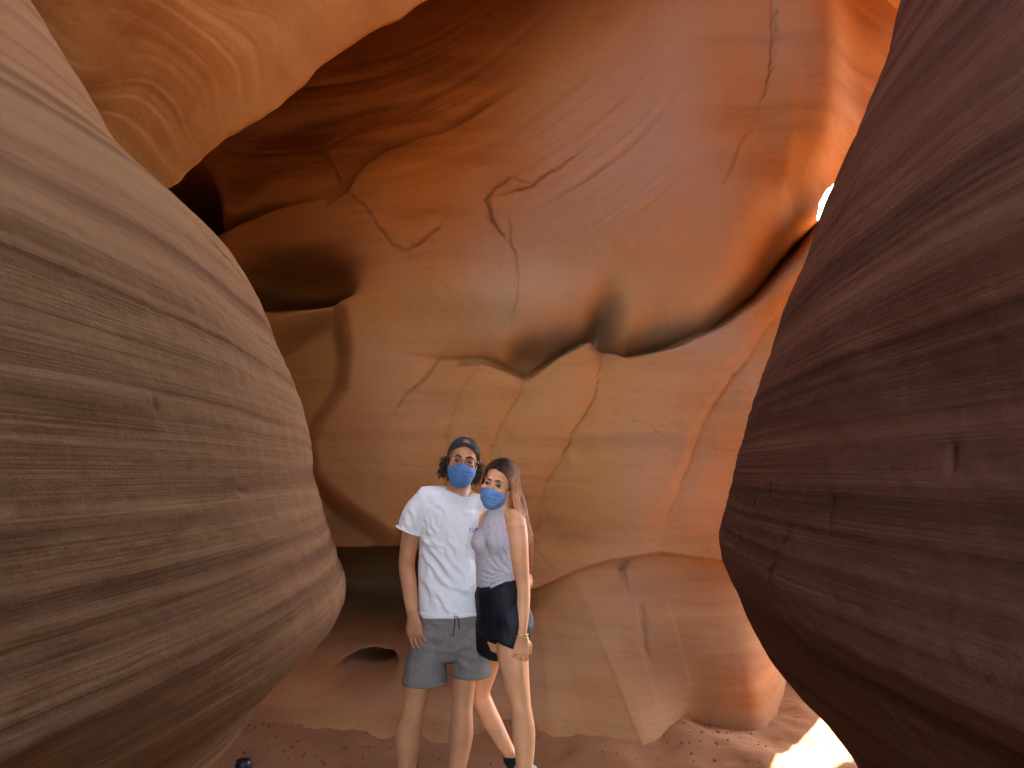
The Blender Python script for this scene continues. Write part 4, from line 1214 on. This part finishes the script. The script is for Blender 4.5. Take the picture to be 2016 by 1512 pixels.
for i in range(600):
    k = 1 if i % 3 < 2 else -1
    beta = rng.random() ** 0.8; off = rng.uniform(0.000, 0.007)
    pts = []
    for la in (0.03, 0.45, 0.9, 1.3):
        pts.append(WL(*(scalp(beta, k * la, off) + np.array((rng.uniform(-0.002, 0.002), 0, 0)))))
    q = rng.random()
    sp = beta * 0.75 + q * 0.25                           # 0 = front lock, 1 = back
    if k > 0:
        front = 1 - sp
        m1 = G(1004 + 20 * sp + rng.uniform(-3, 4), 978, -0.055 * front + 0.05 * sp)
        m2 = G(1013 + 20 * sp + rng.uniform(-4, 5), 1012, -0.02 * front + 0.06 * sp)
        m3 = G(1029 + 15 * sp + rng.uniform(-4, 6), 1052, 0.0 + 0.05 * sp)
        e_y = rng.uniform(1078, 1132)
        m4 = G(1036 + 12 * rng.random(), e_y, 0.02 + 0.03 * sp)
        pts += [m1, m2, m3, m4]
        rad = [0.0016, 0.0024, 0.0030, 0.0034, 0.0034, 0.0034, 0.0030, 0.0010]
    else:
        pts[-1] = WL(-0.078 + 0.004 * sp, -0.058 + 0.11 * sp, -0.005)
        m1 = WL(-0.074 + rng.uniform(-0.004, 0.003), -0.040 + 0.10 * sp, -0.060)
        m2 = WL(-0.058 + rng.uniform(-0.006, 0.010), 0.025 + 0.06 * sp, -0.125)
        m3 = G(985 + 25 * rng.random(), 1020, 0.085); m4 = G(1010 + 20 * rng.random(), 1060, 0.085)
        pts += [m1, m2, m3, m4]
        rad = [0.0016, 0.0024, 0.0028, 0.0030, 0.0028, 0.0026, 0.0024, 0.0010]
    h.tube(pts, rad, seg=5, n=30, along=True)
h.build("hair", HAIR_W, wom)

# ------------------------------------------------------------------ small dark flask standing at the lower edge beside the left wall
def flask():
    p = W(479, 1494, 4.25)
    gz = float(ground_z(p[0], 4.25))
    r = 0.043
    root = empty("flask", (p[0], 4.25, gz))
    tag(root, "small black rounded flask top at the bottom edge beside the tan wall", "flask")
    BLK = plain_mat("black_enamel", (0.010, 0.012, 0.013), rough=0.3, spec=0.5, noise=0.2)
    top = p[2]
    prof_ = [(r * 0.9, gz), (r, gz + 0.01), (r, top - 0.07), (r * 0.97, top - 0.062)]
    def lathe(pr, name, mat, par):
        m = MB(); seg = 32
        pr = [(1e-4, pr[0][1])] + pr + [(1e-4, pr[-1][1])]
        G_ = np.array([[(p[0] + rr * math.cos(a), 4.25 + rr * math.sin(a), z) for rr, z in pr] for a in np.linspace(0, 2 * math.pi, seg, endpoint=False)])
        m.sheet(G_, closed_u=True)
        return m.build(name, mat, par)
    lathe(prof_, "flask_body", BLK, root)
    lid = lathe([(r * 0.93, top - 0.062), (r * 0.98, top - 0.055), (r * 0.98, top - 0.022), (r * 0.9, top - 0.008), (r * 0.7, top - 0.002), (r * 0.4, top)], "lid", BLK, root)
flask()

# ------------------------------------------------------------------ twigs washed up on the ledge, loose stones at the foot of the wall
bpy.context.view_layer.update()
def on_rock(px, py):
    d = (Vector(W(px, py, 5.0)) - CAM).normalized()
    hit, loc, nor, _ = wall_b.ray_cast(CAM + d * 4.6, d)
    return (np.array(loc), np.array(nor)) if hit else (W(px, py, 6.0), np.array((0, -1.0, 0)))
def twigs():
    c, n = on_rock(924, 722)
    root = empty("twig_heap", c)
    tag(root, "small heap of dry twigs caught on the ledge above the couple", "twigs")
    WOOD = plain_mat("dry_wood", (0.30, 0.19, 0.11), rough=0.9, noise=0.3, scale=60)
    for i in range(16):
        a = rng.uniform(-0.5, 0.5); ln = rng.uniform(0.04, 0.11)
        o = c + np.array((rng.uniform(-0.06, 0.07), -0.012 + rng.uniform(-0.02, 0.0), rng.uniform(0.012, 0.04)))
        d = np.array((math.cos(a), rng.uniform(-0.3, 0.1), math.sin(a) * 0.6))
        m = MB(); m.tube([o - d * ln / 2, o + np.array((0, 0, rng.uniform(-0.006, 0.006))), o + d * ln / 2], [0.0022, 0.0028, 0.0014], seg=6)
        m.build("twig", WOOD, root)
twigs()
def gravel():
    m = MB()
    r2 = random.Random(21)
    for i in range(700):
        x = r2.uniform(-2.0, 1.5); y = 5.15 - 0.55 * r2.random() ** 2.2
        if r2.random() < 0.25:
            y = r2.uniform(4.25, 5.0)
        sz = 0.003 + 0.014 * r2.random() ** 4
        R_ = rot(r2.uniform(0, 180), r2.uniform(0, 180), r2.uniform(0, 180))
        m.ell((x, y, float(ground_z(x, y)) + sz * 0.3), (sz, sz * r2.uniform(0.6, 1.0), sz * r2.uniform(0.45, 0.8)), R_, 6, 4)
    o = m.build("gravel", SAND)
    for poly in o.data.polygons: poly.use_smooth = False
    tag(o, "loose sandstone grit and small stones along the foot of the wall", "gravel", kind="stuff")
gravel()
